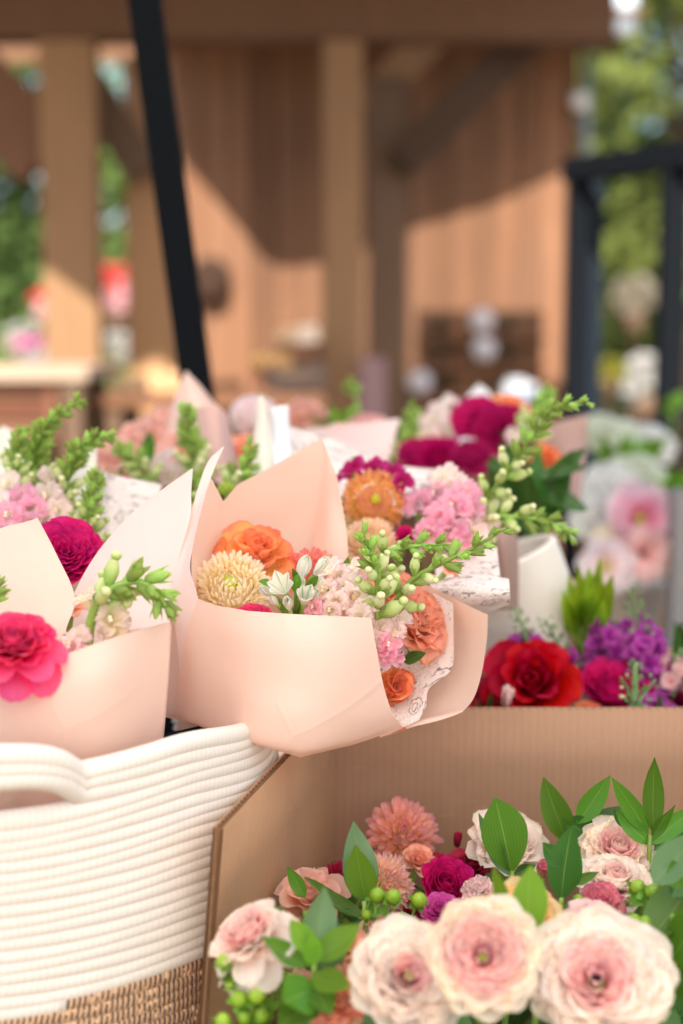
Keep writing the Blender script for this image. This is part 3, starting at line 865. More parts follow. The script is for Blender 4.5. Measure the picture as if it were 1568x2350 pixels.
# black gate frame at right
def gate():
    Y = 3.6
    e = empty('steel_gate', (xat(1440, 700, Y), Y, 0), 'tall black steel gate frame with an open middle at the right edge', 'gate')
    iv = e.matrix_world.inverted()
    def bar(n, a, c, w, m=BLACK, dd=.05):
        b = MB(); b.bar(iv @ a, iv @ c, w, dd, (0, 1, 0)); b.build(n, m, e, False)
    A = P(1328, 400, Y); bar('upright', Vector((A.x, Y, 0)), Vector((A.x, Y, A.z + .02)), .050)
    B = P(1551, 360, Y - .35); bar('upright', Vector((B.x, Y - .35, 0)), Vector((B.x, Y - .35, B.z)), .056)
    bar('top_rail', P(1312, 392, Y + .02), P(1600, 352, Y - .42), .055, BLACK, .06)
    D = P(1368, 420, Y + .08); b = MB(); bar('inner_panel', Vector((D.x, Y + .08, .2)), Vector((D.x, Y + .08, D.z)), .034, plain('slate blue panel', '18202a', .6, spec=.1))
gate()

# ------------------------------------------------------------------ trees behind
def tree(x, y, h, r, label, seed, dark, light, trunk=.12):
    rg = random.Random(seed)
    e = empty('tree', (x, y, 0), label, 'tree')
    b = MB(); top = h * .7
    b.tube([(0, 0, 0), (rg.uniform(-.1, .1), 0, top * .4), (rg.uniform(-.2, .2), rg.uniform(-.2, .2), top)], [trunk, trunk * .7, trunk * .3], 8)
    for k in range(6):
        a = rg.uniform(0, 6.3); z = top * rg.uniform(.35, .9)
        b.tube([(0, 0, z), (cos(a) * r * .35, sin(a) * r * .35, z + r * .25), (cos(a) * r * .75, sin(a) * r * .75, z + r * .55)], [trunk * .4, trunk * .25, trunk * .08], 5)
    b.build('trunk', plain('bark', '4a3a2c', .9, .3, 20), e)
    key = (dark, light)
    nm = 'tree leaves ' + dark
    if nm not in _mc:
        t = NT(nm); n = t.noise(1.6, t.obj(), 3); n2 = t.noise(14, t.obj(), 2)
        _mc[nm] = t.fin(t.mix(t.math('ADD', t.math('MULTIPLY', n, .6), t.math('MULTIPLY', n2, .4)), tuple(x * .62 for x in srgb(dark)[:3]) + (1,), tuple(x * .62 for x in srgb(light)[:3]) + (1,)), .7, .22, .1)
    vs = []; fs = []
    for k in range(34):
        th = rg.uniform(0, 6.3); rr = r * sqrt(rg.random()); z = h * (.28 + .70 * rg.random())
        rr *= 1 - .5 * max(0, (z / h - .55) / .45)
        c = Vector((cos(th) * rr, sin(th) * rr, z)); cr_ = r * rg.uniform(.22, .4)
        for q in range(95):
            d = Vector((rg.gauss(0, 1), rg.gauss(0, 1), rg.gauss(0, .8))).normalized()
            p = c + d * cr_ * rg.uniform(.6, 1.05); s = rg.uniform(.05, .11)
            n_ = (d + Vector((rg.uniform(-.6, .6), rg.uniform(-.6, .6), rg.uniform(-.3, .9)))).normalized(); a = n_.orthogonal().normalized(); c2 = n_.cross(a)
            i = len(vs); vs += [p + a * s, p + c2 * s * .6, p - a * s, p - c2 * s * .6]; fs.append((i, i+1, i+2, i+3))
    mesh('crown', vs, fs, _mc[nm], e, None, False)
tree(-3.9, 12.0, 4.6, 1.6, 'dense dark green tree behind the far left post', 1, '3c5230', '76934c')
tree(-2.6, 14.5, 5.2, 1.7, 'lighter green tree seen between the two left posts', 2, '47622f', '8fae5c')
tree(-5.6, 15, 6.5, 2.3, 'tall dark tree at the left edge of the picture', 3, '33472a', '688448')
tree(2.75, 11.5, 5.6, 1.5, 'yellow green tree above the black frame at right', 4, '4a5a2a', '97a254')
tree(4.3, 14.0, 7.0, 2.2, 'tall green tree at the upper right corner', 5, '3c5028', '7f9250')
tree(3.4, 16.5, 3.6, 1.6, 'bushy green tree seen through the black frame', 6, '465a2c', '84964e')
tree(1.9, 17.5, 6.0, 1.7, 'dark green tree beside the barn corner', 7, '37502a', '6d8a46')
tree(3.2, 19.0, 8.5, 2.6, 'tall tree far behind the other trees at right', 9, '3f5b2e', '7c9a4c')
tree(5.8, 20.0, 9.0, 3.0, 'tallest dark tree far beyond the right edge', 10, '37502a', '6d8a46')
tree(3.5, 12.6, 7.6, 1.7, 'dense tree whose crown fills the upper right corner', 11, '3c5028', '74884a')
tree(2.2, 15.5, 7.5, 1.6, 'tall narrow tree just right of the downpipe', 12, '37502a', '6d8446')
tree(-1.0, 18, 6, 2.2, 'far green tree behind the barn', 8, '3b5228', '75924a')
# ------------------------------------------------------------------ the flower table
TZ = .80
def table():
    e = empty('trestle_table', (0, 1.3, 0), 'long wooden trestle table that carries the basket and boxes', 'table')
    for i in range(9):
        b = MB(); y = -1.0 + i * .2; b.box((-1.6, y + .003, TZ - .03), (1.6, y + .197, TZ)); b.build('board', WOOD_TABLE, e, False)
    for sx in (-1.4, 1.4):
        for sy in (-.8, .6):
            b = MB(); b.box((sx - .04, sy - .04, 0), (sx + .04, sy + .04, TZ - .032)); b.build('leg', WOOD_TABLE, e, False)
table()

# ------------------------------------------------------------------ rope basket
def rope_mats():
    def chev(t, uv, slope=.9):
        a = t.math('ABSOLUTE', t.math('SUBTRACT', t.math('FRACT', t.math('MULTIPLY', uv[0], 2.0)), .5))
        return t.math('FRACT', t.math('ADD', uv[1], t.math('MULTIPLY', a, slope)))
    t = NT('white cotton rope'); uv = t.sep(t.uv())
    w = t.math('FRACT', t.math('ADD', chev(t, uv), t.math('MULTIPLY', t.new('ObjectInfo').outputs['Random'], 7.3))); w = t.math('ADD', w, t.math('MULTIPLY', t.noise(55, t.obj(), 2), .9)); h = t.math('SINE', t.math('MULTIPLY', w, pi))
    c = t.mix(h, srgb('e4dbd0'), srgb('ebe4dc'))
    n = t.noise(260, t.obj(), 3); c = t.mix(t.math('MULTIPLY', n, .35), c, srgb('e6dacd'))
    t.bump(t.math('ADD', h, t.math('MULTIPLY', n, 1.8)), .16, .0008)
    A = t.fin(c, .95, .08, .1)
    t = NT('tan and black braided rope'); uv = t.sep(t.uv())
    rr_ = t.math('MULTIPLY', t.new('ObjectInfo').outputs['Random'], 7.3); uv = [uv[0], t.math('ADD', t.math('ADD', t.math('MULTIPLY', uv[1], 1.25), rr_), t.math('MULTIPLY', t.noise(70, t.obj(), 2), .5))]
    w = chev(t, uv, 1.3); h = t.math('SINE', t.math('MULTIPLY', w, pi))
    k = t.noise(1.0, t.comb(t.math('MULTIPLY', uv[0], 6.0), t.math('MULTIPLY', t.math('FLOOR', t.math('ADD', uv[1], t.math('MULTIPLY', t.math('ABSOLUTE', t.math('SUBTRACT', t.math('FRACT', t.math('MULTIPLY', uv[0], 2.0)), .5)), 1.1))), 3.7)), 1)
    blk = t.math('MULTIPLY', t.math('LESS_THAN', w, .36), t.math('GREATER_THAN', k, .42))
    c = t.mix(t.noise(400, t.obj(), 2), srgb('c79c78'), srgb('e0bd9a')); c = t.mix(blk, c, srgb('262028'))
    t.bump(t.math('ADD', h, t.math('MULTIPLY', t.noise(300, t.obj(), 2), .3)), .6, .0016)
    B = t.fin(c, .9, 0, .1)
    return A, B
ROPE, BRAID = rope_mats()
BX, BY, BR, RIM = -.238, .952, .184, 1.203
PITCH_R = .0068
def rope_basket():
    e = empty('rope_basket', (BX, BY, TZ), 'large white coiled rope basket with a tan and black braided base band', 'basket')
    a0 = radians(-93)   # handle azimuth (faces the camera, slightly left)
    a0 = atan2(.775 - BY, xat(-45, 1780, .775) - BX)
    def pos(a, i):
        da = (a - a0 + pi) % (2 * pi) - pi
        z = RIM - .0038 - i * PITCH_R; r = BR + .004 * sin(pi * min(1, i / 40)) + .003 * sin(3 * a + .12 * i)
        sag = .002 * sin(2 * a + 1) 
        if i < 3:
            x = abs(da) / .29
            if x < 1:
                k = (1 - x ** 5) ** 1.0 * (.75 + .25 * cos(x * pi / 2))
                z += .0195 * k; r += .014 * k
        else:
            x = abs(da) / .6
            if x < 1:
                z -= .004 * (cos(x * pi) * .5 + .5) * max(0, 1 - (i - 3) / 7)
        sg = min(1, max(0, (a + .75) / .6)) * min(1, max(0, (2.4 - a) / .8)); sg = sg * sg * (3 - 2 * sg)
        z -= .013 * sg * max(0, 1 - i / 50)
        # soft wobble
        z += sag + .0007 * sin(7 * a + i * 1.7)
        return Vector((r * cos(a), r * sin(a), z - TZ))
    def coil(i, s0, s1, mat):
        n = max(8, int(190 * abs(s1 - s0) / (2 * pi)))
        pts = [pos(s0 + (s1 - s0) * k / n, i) for k in range(n + 1)]
        b = MB(); b.tube(pts, .0068, 12, True, 240)
        b.build('rope_coil', mat, e)
    i = 0
    step = atan2(-.165, .075)       # where the colour changes on the spiral
    while RIM - i * PITCH_R > TZ + .008:
        if i < 20: coil(i, -pi * .999, pi * .999, ROPE)
        elif i == 20:
            coil(i, step, pi * .999, BRAID); coil(i, -pi * .999, step, ROPE)
        else: coil(i, -pi * .999, pi * .999, BRAID)
        i += 1
    b = MB(); b.tube([(0, 0, .004), (0, 0, .010)], BR - .006, 48); b.build('base', BRAID, e)
    return e
rope_basket()
def liner():
    e = empty('black_bucket', (-.165, 1.025, TZ + .012), 'black plastic bucket standing inside the rope basket behind the wrappers', 'bucket')
    b = MB(); n = 36; pr = [(0, 0), (.070, 0), (.082, .357), (.085, .360), (.085, .354), (.079, .350), (.066, .01), (0, .01)]
    vs = [(q[0] * cos(2*pi*i/n), q[0] * sin(2*pi*i/n), q[1]) for q in pr for i in range(n)]
    b.add(vs, [(j*n+i, j*n+(i+1) % n, (j+1)*n+(i+1) % n, (j+1)*n+i) for j in range(len(pr) - 1) for i in range(n)]); b.build('shell', BLACK, e)
    b = MB(); b.tube([(.086 * cos(a), .086 * sin(a), .358) for a in [2*pi*q/36 for q in range(37)]], .003, 6, False); b.build('rim', BLACK, e)
liner()

# second white ribbed basket at mid right
def ribbed_basket(label, u, v, Y, rpx, hh, name='rope_basket', lean=0):
    c = P(u, v, Y); r = rpx * Y / FPX
    Rm = Matrix.Rotation(lean, 3, 'Y')
    e = empty(name, c - Rm @ Vector((0, 0, hh)), label, 'basket', None, Rm)
    m = ROPE
    n = int(hh / .0050)
    for i in range(n):
        b = MB(); k = i / n; rr = r * (1 - .12 * k)
        b.tube([(rr * cos(a), rr * sin(a), hh - i * .0050) for a in [2 * pi * q / 64 for q in range(65)]], .0044, 6, False, 200); b.build('rope_coil', m, e)
    b = MB(); b.tube([(0, 0, .002), (0, 0, .006)], r * .85, 32); b.build('base', m, e)
    return e
_lb = P(1130, 1300, 1.37)
ribbed_basket('plain white ribbed basket behind the bouquet, holding dark leaves', 1150, 1285, 1.30, 128, .26, lean=-.38)

# ------------------------------------------------------------------ cardboard boxes
def card_mat(name, a, b_, stripe=0, bs=.35):
    t = NT(name); o = t.obj()
    n = t.noise(14, t.mapv(o, (1, 1, .25)), 4); n2 = t.noise(500, t.mapv(o, (1, 1, .2)), 2)
    c = t.mix(n, srgb(a), srgb(b_)); c = t.mix(t.math('MULTIPLY', n2, .25), c, srgb('9a7355'))
    st = t.noise(7, o, 5, .7); c = t.mix(t.math('MULTIPLY', t.math('SUBTRACT', st, .52, True), 1.6, True), c, srgb('86654e'))
    sc = t.noise(40, t.mapv(o, (1, 1, 6)), 4, .75); c = t.mix(t.math('MULTIPLY', t.math('SUBTRACT', sc, .64, True), 3.0, True), c, srgb('d0b297'))
    uvx = t.sep(t.uv())[0]
    w = t.math('SINE', t.math('MULTIPLY', uvx, 2 * pi))
    if stripe: c = t.mix(t.math('MULTIPLY', t.math('ADD', w, 1.0), stripe * .5), c, srgb('8f6b50'))
    t.bump(t.math('ADD', w, t.math('MULTIPLY', n2, .4)), .12, .0006)
    return t.fin(c, .8, 0, .15)
CARD = card_mat('brown cardboard', 'a58068', 'ae8a72', .12)
CARD2 = card_mat('brown cardboard smooth', 'b48a68', 'bd9472', .04)
FLUTE = plain('cardboard flute', '8d6a4d', .9, .2, 200)

def panel(e, p, q, z0, z1, mat, thick=.0052, flute=.0062, name='box_wall', pitch=None, ztop2=None, lean=Vector((0, 0, 0))):
    """upright corrugated board from p to q: two liners and a wavy core"""
    p, q = Vector(p), Vector(q); d = (q - p); L = d.length; d.normalize(); nrm = Vector((-d.y, d.x, 0))
    iv = e.matrix_world.inverted()
    root = None
    za = lambda s: z1 + ((ztop2 if ztop2 is not None else z1) - z1) * s
    for sgn, nm in ((1, name), (-1, 'outer_liner')):
        b = MB(); n = 24; vs = []; uv = []
        for j in range(9):
            for i in range(n + 1):
                s = i / n; f = j / 8
                wob = .0012 * sin(3 * s + 2 * f) 
                for off in (0, .0006):
                    pt = p + d * L * s + nrm * (sgn * thick / 2 + wob + sgn * off); pt.z = z0 + (za(s) - z0) * f; pt += lean * (1 - f) * (1 - s) ** 4
                    vs.append(iv @ pt); uv.append((s * L / flute, f))
        N1 = n + 1
        fs = []
        for j in range(8):
            for i in range(n):
                a = (j*N1 + i) * 2; c = a + 2; dd_ = a + N1*2; f_ = dd_ + 2
                fs.append((a, c, f_, dd_)); fs.append((a + 1, dd_ + 1, f_ + 1, c + 1))
        for i in range(n):
            a = (8*N1 + i) * 2; fs.append((a, a + 2, a + 3, a + 1))
        b.add(vs, fs, uv); o = b.build(nm, mat, root or e)
        if root is None: root = o
    b = MB(); m = int(L / flute * 8); vs = []
    for i in range(m + 1):
        s = i / m
        off = thick / 2 * .94 * sin(2 * pi * s * L / flute) + .0012 * sin(3 * s + 2)
        off0 = thick / 2 * .94 * sin(2 * pi * s * L / flute) + .0012 * sin(3 * s)
        for zz, of in ((z0, off0), (za(s) - .0006, off)):
            pt = p + d * L * s + nrm * of + (lean * (1 - s) ** 4 if zz == z0 else Vector((0, 0, 0))); pt.z = zz; vs.append(iv @ pt)
    b.add(vs, [(2*i, 2*i+2, 2*i+3, 2*i+1) for i in range(m)]); b.build('fluted_core', FLUTE, root)
    # end strip of folded core
    return root
ZB = 1.160
def box1():
    A = P(505, 1908, .8); 
    A = Vector((A.x, .80, 0)); Bc = Vector((-.0105, 1.062, 0)); Cc = Vector((.40, 1.066, 0))
    e = empty('cardboard_box', (.17, .9, TZ), 'open brown corrugated cardboard box full of flowers in the foreground', 'box')
    # left wall leans outwards a little at its foot
    panel(e, A, Bc, TZ + .004, ZB, CARD2, ztop2=ZB, lean=Vector((-.030, .0, 0)))
    panel(e, Bc + Vector((.004, .0, 0)), Cc, TZ + .004, ZB, CARD)
    panel(e, Cc + Vector((.003, 0, 0)), Vector((.40, .60, 0)), TZ + .004, ZB, CARD2)
    panel(e, Vector((.40, .596, 0)), Vector((-.075, .60, 0)), TZ + .004, .985, CARD2, name='front_wall')
    panel(e, Vector((-.078, .60, 0)), Vector((A.x - .003, .796, 0)), TZ + .004, 1.00, CARD2, name='side_wall')
    b = MB(); b.box((-.25, -.29, .002), (.225, .16, .006)); b.build('box_floor', CARD2, e, False)
    return e
box1()
def box2():
    e = empty('cardboard_box', (.25, 1.28, TZ), 'second brown cardboard box behind the first, holding the red rose and stocks', 'box')
    z = 1.128
    x0, x1, y0, y1 = .075, .50, 1.085, 1.40
    panel(e, (x0, y0, 0), (x1, y0, 0), TZ + .004, z, CARD); panel(e, (x1 + .003, y0, 0), (x1 + .003, y1, 0), TZ + .004, z, CARD2)
    panel(e, (x1, y1 + .003, 0), (x0, y1 + .003, 0), TZ + .004, z, CARD2); panel(e, (x0 - .003, y1, 0), (x0 - .003, y0, 0), TZ + .004, z, CARD2)
box2()
# greens packed loosely under the blossoms
def filler(label, x0, x1, y0, y1, z0, z1, n, seed, name='packed_foliage'):
    rg = random.Random(seed); b = MB()
    for i in range(n):
        vs, fs, uv = leaf_mesh(rg.uniform(.04, .075), rg.uniform(.008, .014), rg.uniform(-.2, .3), .25, i, 5, 2)
        p = Vector((rg.uniform(x0, x1), rg.uniform(y0, y1), rg.uniform(z0, z1)))
        M = Matrix.Translation(p) @ Matrix.Rotation(rg.uniform(0, 6.3), 4, 'Z') @ Matrix.Rotation(rg.uniform(.2, 1.3), 4, 'X')
        b.add([M @ Vector(v) for v in vs], fs, uv)
    for i in range(n // 3):
        p = Vector((rg.uniform(x0, x1), rg.uniform(y0, y1), rg.uniform(z0, z1)))
        q = p + Vector((rg.uniform(-.05, .05), rg.uniform(-.05, .05), -.12)); q.z = max(q.z, TZ + .01)
        b.tube([p, q], .0018, 5)
    o = b.build(name, leaf_mat('packed leaf', '35552b', '5c8040', trans=.2), None)
    tag(o, label, 'foliage', kind='stuff')
filler('dark green leaves and stems packed below the blossoms in the front box', -.045, .38, .63, 1.02, .93, 1.035, 420, 1)
filler('dark leaves and stems packed in the rear cardboard box', .09, .48, 1.10, 1.38, 1.0, 1.10, 260, 2)
# ------------------------------------------------------------------ petal colours
M_CREAM = petal_mat('cream pink petal', 'f6bdb4', 'fbdccf', 'fdf0e2', 'fbe2b8', .06, .36)
M_CREAM2 = petal_mat('cream yellow petal', 'f8c8ba', 'fbe2d8', 'fdf1e8', 'fbe4c8', .06, .36)
M_PINKIN = petal_mat('blush inner petal', 'f08894', 'f5b2b4', 'facfca', 'f9d4bc', .10, .36)
M_YEL = petal_mat('apricot yellow petal', 'f6b878', 'f8d290', 'fae2a8', 'f5c078', .08, .36)
M_MAG = petal_mat('magenta petal', '8e0038', 'b4004c', 'cc0a5c', None, .10, .30)
M_DMAG = petal_mat('deep wine petal', '6e0026', '94003a', 'ae0448', None, .10, .25)
M_HOT = petal_mat('hot pink petal', 'c00048', 'dc0a56', 'ee3c7a', 'f2608e', .08, .35, g=.95)
M_HOTL = petal_mat('light hot pink petal', 'e01a62', 'f04684', 'f4689a', None, .08, .35, g=.95)
M_VIO = petal_mat('fuchsia petal', 'a8006e', 'c4188a', 'd84aa4', None, .10, .3)
M_RED = petal_mat('red petal', '9c0012', 'bc0022', 'cc0634', None, .04, .20, g=1.1)
M_DRED = petal_mat('dark red petal', '6c0418', '940a26', 'b01a3a', None, .08, .25)
M_ORA = petal_mat('orange rose petal', 'fbc25c', 'fbac5c', 'f88e54', 'ea5c4c', .10, .36)
M_COR = petal_mat('coral rose petal', 'fdc89c', 'fcb496', 'fba890', 'f79a6c', .08, .36)
M_PROSE = petal_mat('peach rose petal', 'f6b48c', 'f4b498', 'f2baa8', None, .06, .36)
M_MUM = petal_mat('peach mum petal', 'fde49c', 'feecc4', 'fff3dc', None, .08, .36, var=.08)
M_MUM2 = petal_mat('pale peach mum petal', 'f6d09c', 'f8d8b0', 'fae0c4', None, .10, .36, var=.08)
M_POM = petal_mat('orange dahlia petal', 'fac450', 'fbbc68', 'f9ae84', 'f29478', .10, .36, rimpos=.7)
M_DAH = petal_mat('salmon dahlia petal', 'fabc84', 'f7b098', 'f2aca0', 'e08aa4', .12, .36, rimpos=.78)
M_DAH2 = petal_mat('orange pink dahlia petal', 'fac880', 'f9c498', 'f6c4b0', 'd488b4', .10, .36, rimpos=.80)
M_DAH3 = petal_mat('coral dahlia petal', 'f28850', 'f08060', 'f49a84', 'e05868', .10, .34, rimpos=.8)
M_CARN = petal_mat('coral carnation petal', 'f4705c', 'fa947c', 'fdb8a4', None, .06, .36, g=.5)
M_CARN2 = petal_mat('pink carnation petal', 'f0808a', 'f6a0a0', 'fbc0b8', None, .06, .36)
M_LROSE = petal_mat('blush pink petal', 'f4b8b6', 'f5c6c2', 'f7d4ce', None, .06, .36)
M_PEARO = petal_mat('pink and yellow rose petal', 'f6c878', 'f2a890', 'e88090', 'd85a80', .06, .36, rimpos=.8)
M_WHITE = petal_mat('white petal', 'dfe6bf', 'f2f2e6', 'f8f7f2', None, .05, .4)
M_GWHITE = petal_mat('green white petal', 'c4d890', 'dfe9bf', 'f0f4e2', None, .06, .4)
M_SPIKY = petal_mat('pale lilac pink petal', 'f8dcd0', 'fae6e6', 'fcf0f2', None, .05, .4)
M_PURP = petal_mat('purple stock petal', '84107a', 'a42494', 'c04cae', None, .10, .3)
M_SNAP = petal_mat('pale pink floret', 'f3ecd0', 'f6ded6', 'f6d6d4', None, .05, .36)
M_SNAPP = petal_mat('pink floret', 'f6ccd0', 'f5a4c0', 'f6b2c8', None, .05, .36)
M_SNAPC = petal_mat('cream floret', 'f0e6b4', 'f3e0c4', 'f4dacb', None, .05, .36)
M_SNAPM = petal_mat('magenta floret', 'b01060', '9e0a4c', 'c0207c', None, .08, .3)
M_LIME = leaf_mat('lime leaf', '6f9420', '93b43c', trans=.45)
M_DIS = petal_mat('pink anemone petal', 'e070a0', 'f0a8c0', 'f5d8dc', None, .1, .4)
C_GREEN = plain('green flower centre', 'b4c860', .6, .2, 60)
C_YEL = plain('yellow green flower centre', 'c9d23a', .6, .2, 60)
C_DARK = plain('dark flower centre', '3a2230', .6, .2, 60)
LEAF = leaf_mat('ruscus leaf', '3f6c1a', '5d8c2c', '7a9a5c', .30)
LEAF_D = leaf_mat('dark ruscus leaf', '2a541e', '41702c', '658a58', .22)
LEAF_L = leaf_mat('light green leaf', '5c8e24', '7ca83a', '94b066', .40)
LEAF_B = leaf_mat('blue green leaf back', '587f52', '6f9666', '5d8648', .25)

# ------------------------------------------------------------------ wrapped bouquets
def wrap(name, label, u, v, Y, cat='wrapping paper', group='peach wrapped bouquets'):
    return empty(name, P(u, v, Y), label, cat, group)
# centre bouquet
w = wrap('bouquet_wrapper', 'large peach paper wrapper of the centre bouquet, leaning over the basket rim', 680, 1720, 1.0)
sheet('front_sheet', [
    [(455,1374,.935),(500,1390,.918),(570,1402,.905),(650,1408,.897),(750,1413,.90),(852,1418,.918)],
    [(432,1440,.940),(500,1455,.918),(570,1466,.900),(660,1476,.890),(765,1485,.893),(865,1492,.918)],
    [(415,1540,.948),(490,1550,.922),(570,1560,.898),(670,1570,.886),(780,1570,.892),(879,1567,.920)],
    [(405,1612,.956),(490,1622,.925),(580,1636,.893),(685,1648,.882),(800,1648,.897),(898,1630,.925)],
    [(398,1636,.962),(470,1664,.935),(570,1695,.895),(690,1718,.885),(806,1696,.905),(914,1656,.935)],
    [(394,1643,.968),(462,1668,.945),(568,1704,.902),(690,1738,.893),(808,1710,.915),(926,1671,.945)]], PEACH, w, 40, 34, polyrows=(0, 5))
sheet('side_fold', [
    [(512,1025,1.003),(513,1025,1.003),(514,1026,1.003)],
    [(474,1066,.995),(481,1080,.994),(487,1088,.992)],
    [(438,1175,.978),(450,1178,.976),(463,1168,.972)],
    [(409,1265,.965),(426,1275,.960),(443,1255,.955)],
    [(386,1340,.955),(412,1340,.948),(437,1310,.942)],
    [(396,1400,.950),(424,1400,.942),(455,1376,.9355)],
    [(406,1470,.950),(428,1472,.944),(452,1470,.9385)],
    [(411,1540,.952),(428,1545,.946),(448,1550,.943)],
    [(404,1622,.962),(424,1630,.957),(446,1632,.951)]], PEACH_PALE, w, 8, 44)
sheet('back_fold', [
    [(378,1380,.995),(400,1380,.985),(430,1385,.975)],
    [(374,1470,.990),(398,1478,.980),(432,1500,.968)],
    [(370,1560,.985),(392,1565,.975),(430,1575,.966)],
    [(368,1620,.980),(390,1630,.974),(425,1635,.968)],
    [(380,1646,.978),(398,1650,.975),(430,1658,.968)]], PEACH, w, 8, 14)
sheet('back_sheet', [
    [(484,1096,1.000),(498,1122,1.015),(513,1151,1.03),(545,1112,1.045),(600,1084,1.06),(665,1048,1.07),(718,1016,1.075),(739,1004,1.075),(752,1040,1.07),(773,1095,1.06)],
    [(458,1185,.990),(478,1195,1.01),(500,1200,1.035),(545,1180,1.055),(610,1150,1.07),(675,1120,1.08),(725,1100,1.08),(750,1095,1.075),(768,1110,1.068),(786,1160,1.05)],
    [(440,1275,.975),(470,1280,1.01),(500,1280,1.04),(550,1270,1.065),(610,1250,1.08),(675,1235,1.085),(725,1220,1.08),(755,1215,1.07),(778,1215,1.06),(797,1235,1.045)],
    [(440,1380,.960),(470,1390,1.00),(505,1395,1.03),(555,1390,1.05),(615,1385,1.06),(680,1380,1.06),(730,1370,1.055),(765,1365,1.05),(785,1360,1.045),(806,1350,1.035)],
    [(420,1560,.965),(460,1570,.99),(505,1580,1.01),(560,1590,1.02),(620,1600,1.02),(680,1600,1.02),(730,1600,1.02),(770,1590,1.015),(800,1580,1.01),(830,1560,1.0)],
    [(420,1640,.98),(460,1660,.985),(510,1680,.985),(560,1690,.985),(620,1700,.985),(680,1705,.985),(720,1700,.985),(760,1695,.98),(790,1690,.975),(820,1680,.97)]], PEACH, w, 46, 30, polyrows=(0,))
sheet('right_sheet', [
    [(820,1290,1.075),(900,1318,1.06),(985,1344,1.03),(1037,1370,1.005),(1080,1392,.985),(1120,1411,.968)],
    [(830,1400,1.06),(900,1440,1.055),(980,1450,1.035),(1045,1458,1.008),(1085,1465,.985),(1117,1473,.965)],
    [(840,1500,1.03),(900,1540,1.025),(970,1548,1.01),(1035,1550,.99),(1075,1552,.975),(1105,1548,.960)],
    [(860,1600,.985),(905,1628,.985),(960,1632,.975),(1015,1626,.965),(1060,1615,.955),(1087,1603,.948)],
    [(870,1660,.955),(905,1664,.956),(950,1655,.952),(1000,1645,.948),(1040,1636,.944),(1064,1631,.940)],
    [(872,1694,.952),(926,1676,.950),(952,1667,.948),(1002,1655,.945),(1040,1643,.942),(1062,1634,.940)]], PEACH, w, 34, 30, polyrows=(0,))
sheet('printed_liner', [
    [(850,1340,1.03),(930,1355,1.02),(1000,1362,1.00),(1040,1385,.985)],
    [(860,1440,1.03),(930,1450,1.02),(1000,1460,.995),(1041,1470,.975)],
    [(870,1530,1.00),(930,1540,.99),(985,1542,.975),(1036,1536,.963)],
    [(880,1590,.975),(920,1600,.97),(950,1595,.963),(985,1580,.958)],
    [(885,1640,.955),(915,1645,.952),(945,1640,.949),(978,1620,.947)],
    [(900,1668,.948),(922,1668,.947),(938,1664,.946),(962,1652,.945)]], PRINT, w, 22, 26, polyrows=(0,))
# strip at the wrapper's lower edge: fold shade painted in as orange
sheet('fold_shade', [[(872,1694,.944),(900,1684,.944),(934,1674,.944)], [(878,1690,.940),(905,1680,.940),(930,1668,.941)]], plain('orange fold shade', 'f0a07c', .5, .05, trans=.3), w, 6, 2)
sheet('inner_flap', [
    [(752,1042,1.067),(762,1070,1.066),(774,1096,1.058)],
    [(742,1120,1.072),(762,1130,1.060),(786,1160,1.047)],
    [(728,1200,1.070),(758,1200,1.050),(796,1225,1.040)],
    [(712,1300,1.055),(750,1300,1.040),(800,1300,1.032)],
    [(705,1400,1.040),(750,1400,1.030),(803,1390,1.024)]], PEACH, w, 12, 20)
# lower cone down into the basket
sheet('paper_cone', [
    [(415,1600,.985),(500,1630,.99),(590,1650,.99),(660,1650,.985)],
    [(400,1690,1.0),(480,1725,1.0),(545,1740,1.0),(600,1735,1.0)],
    [(330,1900,1.03),(400,1900,1.02),(480,1900,1.02),(540,1900,1.03)]], PEACH, w, 16, 10)

# left bouquet
w = wrap('bouquet_wrapper', 'peach paper wrapper of the left bouquet, its front pocket standing in the basket', 220, 1740, .9)
sheet('front_sheet', [
    [(-150,1640,.835),(-40,1602,.822),(60,1548,.812),(150,1503,.811),(262,1463,.822),(389,1426,.868)],
    [(-150,1700,.835),(-40,1670,.815),(60,1620,.803),(150,1590,.802),(265,1560,.815),(385,1540,.866)],
    [(-150,1800,.84),(-40,1780,.825),(60,1740,.812),(150,1710,.808),(260,1680,.820),(374,1660,.870)],
    [(-120,1950,.86),(-20,1930,.848),(70,1900,.838),(160,1870,.835),(255,1840,.845),(355,1820,.885)],
    [(-80,2150,.90),(0,2150,.89),(90,2120,.885),(170,2100,.885),(250,2080,.89),(330,2060,.92)]], PEACH, w, 34, 34)
sheet('right_side', [
    [(389,1426,.868),(394,1440,.885),(386,1460,.91)],
    [(385,1540,.866),(388,1550,.885),(380,1560,.91)],
    [(374,1660,.870),(378,1670,.89),(372,1680,.92)],
    [(355,1820,.885),(360,1830,.90),(355,1840,.93)]], PEACH, w, 6, 16)
sheet('tall_sheet', [
    [(436,1078,.985),(440,1076,.985),(443,1074,.985)],
    [(372,1124,.985),(410,1128,.982),(439,1130,.98)],
    [(300,1180,.985),(370,1185,.978),(437,1185,.972)],
    [(228,1262,.98),(320,1270,.968),(412,1275,.962)],
    [(178,1345,.965),(285,1350,.955),(392,1350,.952)],
    [(148,1430,.95),(270,1440,.935),(390,1430,.935)],
    [(130,1560,.93),(260,1570,.915),(385,1560,.92)],
    [(130,1750,.92),(250,1750,.91),(365,1740,.925)]], PEACH_PALE, w, 20, 44)
